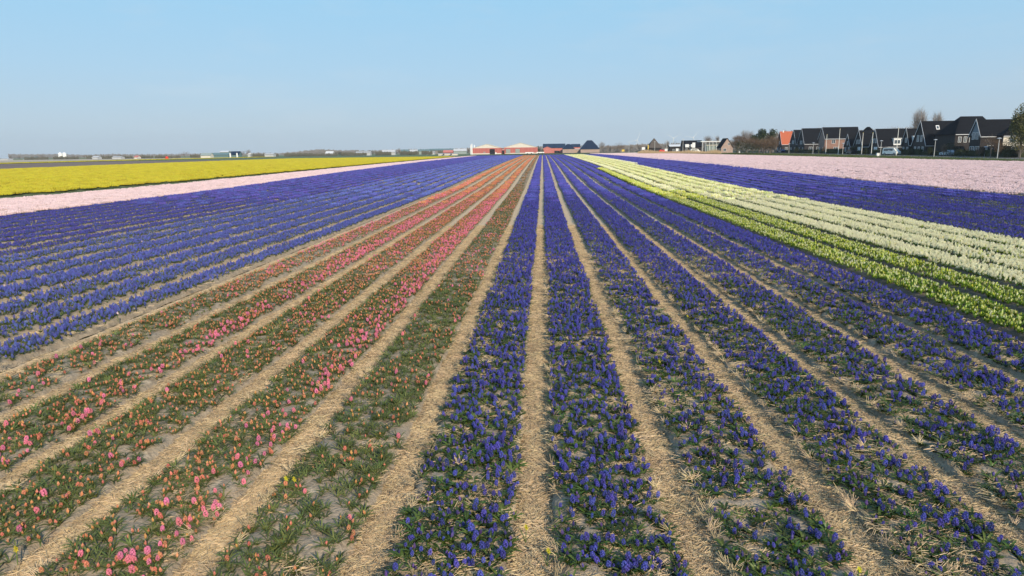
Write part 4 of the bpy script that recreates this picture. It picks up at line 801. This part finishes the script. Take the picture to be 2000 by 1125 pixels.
# ------------------------------------------------------------------ vegetation
def tpx(px, base, top, wpx, Y, kind, label, **k):
    a = atY(px, base, Y); z0 = gz(Y); hh = atY(px, top, Y).z-z0; ww = atY(px+wpx/2, base, Y).x-atY(px-wpx/2, base, Y).x
    return tree(k.pop('name', 'tree'), a.x, Y, hh, ww, kind, label, **k)
T = [(1791, 300, 206, 36, 235, 'pale', 'tall pale bare tree rising behind the black roofs'), (1822, 300, 213, 28, 240, 'pale', 'second bare tree, browner, right of the tall pale one'), (1772, 300, 240, 14, 250, 'bare', 'small bare tree left of the tall pale one'),
     (1440, 300, 262, 40, 300, 'brown', 'dark bare brown tree beside the pale brick gable house'), (1457, 300, 250, 40, 330, 'bare', 'tall bare tree behind the dark clump'), (1482, 301, 250, 34, 285, 'pine', 'dark pine tree with rounded top in the clump'), (1503, 301, 252, 26, 288, 'pine', 'second dark pine, right of the first'),
     (1470, 302, 266, 44, 278, 'brown', 'dense brown bare tree under the pines'), (1448, 302, 272, 30, 272, 'hedge', 'dark evergreen shrub left of the pines'), (1492, 302, 268, 40, 270, 'brown', 'dense brown tree just right of the pines'), (1468, 302, 276, 36, 270, 'hedge', 'low dark evergreen shrub below the pines'), (1505, 302, 263, 40, 276, 'brown', 'brown bare tree left of the orange roof'), (1530, 300, 252, 44, 330, 'bare', 'bare tree behind the orange roof'), (1600, 300, 246, 60, 330, 'bare', 'bare tree top just above the black roofs'),
     (1383, 296, 262.5, 26, 420, 'bare', 'round bare tree behind the canopy'), (1398, 296, 263, 16, 430, 'bare', 'slim bare tree right of the round one'), (1740, 300, 244, 60, 290, 'bare', 'low bare treetops behind the broad black roof'),
     (1176, 297, 275.5, 18, 470, 'bare', 'grey bare tree right of the large pyramid roof'), (1192, 297, 281, 22, 450, 'brown', 'brown bush left of the rounded brown one'), (1209, 297, 276.5, 32, 445, 'brown', 'large rounded brown bush right of the farm'), (1231, 297, 280, 16, 470, 'bare', 'thin bare tree right of the brown bushes'),
     (1252, 296, 279, 24, 480, 'bare', 'bare tree left of the thatched farmhouse'), (1302, 296, 272, 16, 470, 'bare', 'narrow bare tree right of the thatched farmhouse'), (1318, 296, 274, 14, 480, 'bare', 'narrow bare tree behind the long low house'),
     (1050, 297, 284, 12, 540, 'hedge', 'dark bush between the barn and the pink building'), (1035, 297, 283, 24, 640, 'bare', 'hazy bare trees behind the right barn'), (953, 297, 282, 22, 640, 'bare', 'hazy bare treetops behind the left barn'),
     (360, 308, 294.8, 30, 600, 'bare', 'dome shaped bare trees on the far left horizon'), (485, 305, 290, 14, 620, 'bare', 'bare tree rising highest on the left horizon'), (475, 305, 292.5, 10, 640, 'bare', 'smaller bare tree left of the highest one'), (20, 311, 300.5, 10, 640, 'bare', 'rounded tree near the left edge of the horizon'), (38, 311, 301, 12, 660, 'bare', 'second rounded tree near the left edge'), (82, 310, 299, 16, 640, 'bare', 'tree left of the two white tanks'),
     (780, 299, 287.5, 8, 620, 'bare', 'slim tree right of the white farm gable'), (727, 300, 292, 14, 620, 'hedge', 'dark trees right of the long white greenhouse'), (742, 300, 291.5, 10, 620, 'bare', 'grey tree left of the white farm gable'), (916, 298, 287, 10, 560, 'bare', 'grey tree just left of the barns'),
     (669, 302, 294, 34, 560, 'hedge', 'dark evergreen grove on the left horizon'), (276, 308, 300, 12, 560, 'bare', 'small tree left of the red tank'), (204, 309, 300.5, 10, 560, 'bare', 'small tree right of the small white house'), (165, 309, 300, 24, 560, 'bare', 'trees right of the two white tanks')]
for i, (px, ba, tp, wp, Y, kd, l) in enumerate(T): tpx(px, ba, tp, wp, Y, kd, l, seed=i, group='trees on the horizon', n=3600 if kd == 'brown' and px > 1400 else None)
for i, (px, ba, tp, wp, X, kd, l) in enumerate(((1991, 305, 205, 56, 104, 'bud', 'large tree with green budding leaves at the right edge'), (1935, 306, 258, 44, 103.8, 'brown', 'brown bare shrubbery in front of the slate gable house'), (1862, 305, 272, 30, 104.6, 'hedge', 'dark evergreen bush below the white gutter'), (1965, 306, 266, 40, 103.2, 'hedge', 'dark green shrub under the budding tree'), (1757, 304, 280, 10, 104, 'brown', 'reddish brown shrub right of the white van'), (1880, 306, 289, 34, 103.6, 'hedge', 'low olive hedge bush right of the pale grey car'), (1590, 303, 292, 30, 104.2, 'hedge', 'low dark hedge before the third house'), (1992, 308, 281, 26, 99.5, 'brown', 'orange brown shrub at the right edge by the road'))):
    Y = vpos(px, X)[1]; tpx(px, ba, tp, wp, Y, kd, l, seed=50+i, n=9000 if i == 0 else None)
for i, (px, tp, wp, kd, l) in enumerate(((1556, 287, 12, 'hedge', 'round dark shrub between the second and third houses'), (1609, 284, 12, 'brown', 'bare brown shrub at the corner of the sunlit brick wall'), (1668, 283, 16, 'hedge', 'dark shrub beside the small low house'), (1694, 286, 12, 'hedge', 'dark shrub below the hipped roof'), (1727, 283, 18, 'brown', 'bare bush behind the white van'),
        (1779, 288, 16, 'hedge', 'dark shrub left of the tallest gable'), (1815, 286, 18, 'hedge', 'dark shrub right of the tallest gable'), (1842, 279, 20, 'brown', 'bare brown tree at the corner below the hipped roof'), (1912, 284, 22, 'brown', 'bare shrub before the slate gable'), (1950, 270, 30, 'brown', 'bare brown tree before the cream house'), (1978, 280, 30, 'hedge', 'broad dark shrub at the foot of the budding tree'))):
    Y = vpos(px, 104.)[1]; tpx(px, 305, tp, wp, Y, kd, l, seed=90+i, group='garden shrubs before the houses', n=1500)
# hedge along the gardens, one clipped length per house
hl = [(1520, 1560), (1562, 1600), (1604, 1650), (1652, 1700), (1702, 1735), (1755, 1800), (1802, 1838), (1865, 1920), (1925, 1999)]
for i, (a, b) in enumerate(hl):
    ya, yb = vpos(b, 104.9)[1], vpos(a, 104.9)[1]; z0 = gz((ya+yb)/2)+.1; e = empty('hedge', (104.9, (ya+yb)/2, z0), 'dark clipped hedge in the gardens, number %s from the left end of the row' % ('first second third fourth fifth sixth seventh eighth ninth'.split()[i]), 'hedge', 'clipped garden hedges')
    rnd = random.Random(i); hh = 1.15+.3*(i % 3); b_ = MB(); hy = (yb-ya)/2-.2; b_.box(-.3, .3, -hy, hy, 0, hh-.15); b_.v = [(x+rnd.uniform(-.05, .05), y, z) for x, y, z in b_.v]
    for _ in range(int(hy*140)): 
        c = Vector((rnd.uniform(-.42, .42), rnd.uniform(-hy, hy), rnd.uniform(.05, hh))); u = Vector((rnd.gauss(0, 1), rnd.gauss(0, 1), rnd.gauss(0, 1))).normalized()*.14; v_ = u.orthogonal()*.8; b_.add([c-u, c+v_, c+u, c-v_], [(0, 1, 2, 3)])
    b_.build('foliage', Mt['hedge'], e)
# reeds along the far edge of the pink field
rnd = random.Random(5); b = MB()
for i in range(5200):
    px = rnd.uniform(1246, 1408); X_ = None; Y = 352+rnd.gauss(0, 5)-(px-1246)*.33; p = atY(px, 296, Y); hh = rnd.uniform(.7, 2.3)*(.55+.6*float(vnoise(px*.06, 0))); z0 = gz(Y)+.03; dx = rnd.gauss(0, .25)
    b.add([(p.x-.07, Y, z0), (p.x+.07, Y, z0), (p.x+dx, Y+rnd.gauss(0, .2), z0+hh)], [(0, 1, 2)])
tag(b.build('reeds', Mt['reed']), 'dry tan reeds along the far edge of the pink field', 'reeds', kind='stuff')
# rough grass on the verge beside the road
b = MB()
for i in range(9000):
    Y = rnd.uniform(118, 330); X = float(PRR(np.array([Y]))[0])+.3+rnd.random()**1.5*(95-float(PRR(np.array([Y]))[0])); hh = rnd.uniform(.15, .5); z0 = gz(Y)+.04
    b.add([(X-.12, Y-.1, z0), (X+.12, Y+.1, z0), (X+rnd.gauss(0, .2), Y+rnd.gauss(0, .2), z0+hh)], [(0, 1, 2)])
tag(b.build('verge_grass', Mt['grass']), 'rough green grass on the verge between pink field and road', 'grass', kind='stuff')
# far wood that reads as one mass
b = MB(); rnd = random.Random(8)
def wood(x0, x1, base, tops, Y, n, s, b):
    for i in range(n):
        px = rnd.uniform(x0, x1); tp = np.interp(px, np.linspace(x0, x1, len(tops)), tops)+1.1*math.sin(px*.9)*math.sin(px*.37)
        p = atY(px, 0, Y+rnd.uniform(0, 40)); zt = atY(px, tp, Y).z; z0 = gz(Y); f = rnd.random()**.7; z = z0+(zt-z0)*f; q = s*rnd.uniform(.6, 1.4)
        b.add([(p.x-q*rnd.uniform(.3, .6), p.y, z-q), (p.x+q*rnd.uniform(.3, .6), p.y, z-q*.9), (p.x+rnd.uniform(-.5, .5)*q, p.y, z+q*.9)], [(0, 1, 2)])
wood(-30, 340, 310, (303, 303.5, 303, 305, 303, 304, 303.5, 304), 1700, 9000, 3., b); wood(340, 480, 307, (303, 302, 303, 302, 301), 1700, 3000, 3., b); wood(530, 700, 304, (301, 299, 296, 293.5, 294.5, 296, 295, 297), 1100, 6500, 2., b); wood(470, 540, 305, (300, 301), 1700, 900, 2.6, b)
wood(700, 930, 300, (296, 295, 294, 293, 293.5, 292, 291, 290), 1500, 4200, 2.6, b); wood(1000, 1170, 297, (289, 287, 286, 284), 1200, 3600, 2., b)
wood(1174, 1350, 296, (286, 285, 283, 281, 281, 280), 600, 3600, .9, b); wood(1340, 1560, 296, (278, 277, 274, 272), 560, 4500, .9, b); wood(1500, 1810, 300, (262, 256, 253, 252, 252, 250), 330, 5200, .7, b)
tag(b.build('far_wood', Mt['farwood']), 'hazy grey brown wood along the whole horizon', 'wood', kind='stuff')
b = MB()
for x0, x1, bs, tp in ((0, 50, 311.5, 308.5), (60, 112, 311, 307.5), (128, 182, 310.5, 306), (190, 222, 310, 306), (234, 264, 309.5, 305.5), (268, 320, 309, 305.5), (340, 394, 308, 304), (408, 420, 307.5, 304), (464, 520, 306.5, 302.5), (532, 640, 304.5, 301), (648, 700, 303, 299.5), (718, 750, 301.5, 297.5), (768, 806, 300.5, 296.5), (812, 834, 300, 296), (846, 860, 300, 296), (1040, 1062, 298.5, 293)):
    wood(x0, x1, bs, (tp-.5, tp-1.2, tp+.2, tp-.8), 540, int((x1-x0)*26), .55, b)
tag(b.build('far_scrub', Mt['farwood2']), 'low dull scrub and hedges around the far farmyards', 'scrub', kind='stuff')
# ------------------------------------------------------------------ haze
if HAZE > 0:
    hz = MB().box(-2320, 2320, -130, 2420, -1.2, 62).build('haze', None); hz['kind'] = 'stuff'; hm = bpy.data.materials.new('haze_air'); hm.use_nodes = True; N = hm.node_tree.nodes; N.remove(N['Principled BSDF'])
    pv_ = N.new('ShaderNodeVolumePrincipled'); pv_.inputs['Color'].default_value = (.93, .97, 1, 1); pv_.inputs['Density'].default_value = HAZE; pv_.inputs['Anisotropy'].default_value = .2
    hm.node_tree.links.new(pv_.outputs[0], N['Material Output'].inputs['Volume']); hz.data.materials.append(hm); tag(hz, 'pale bluish haze over the fields', 'haze')
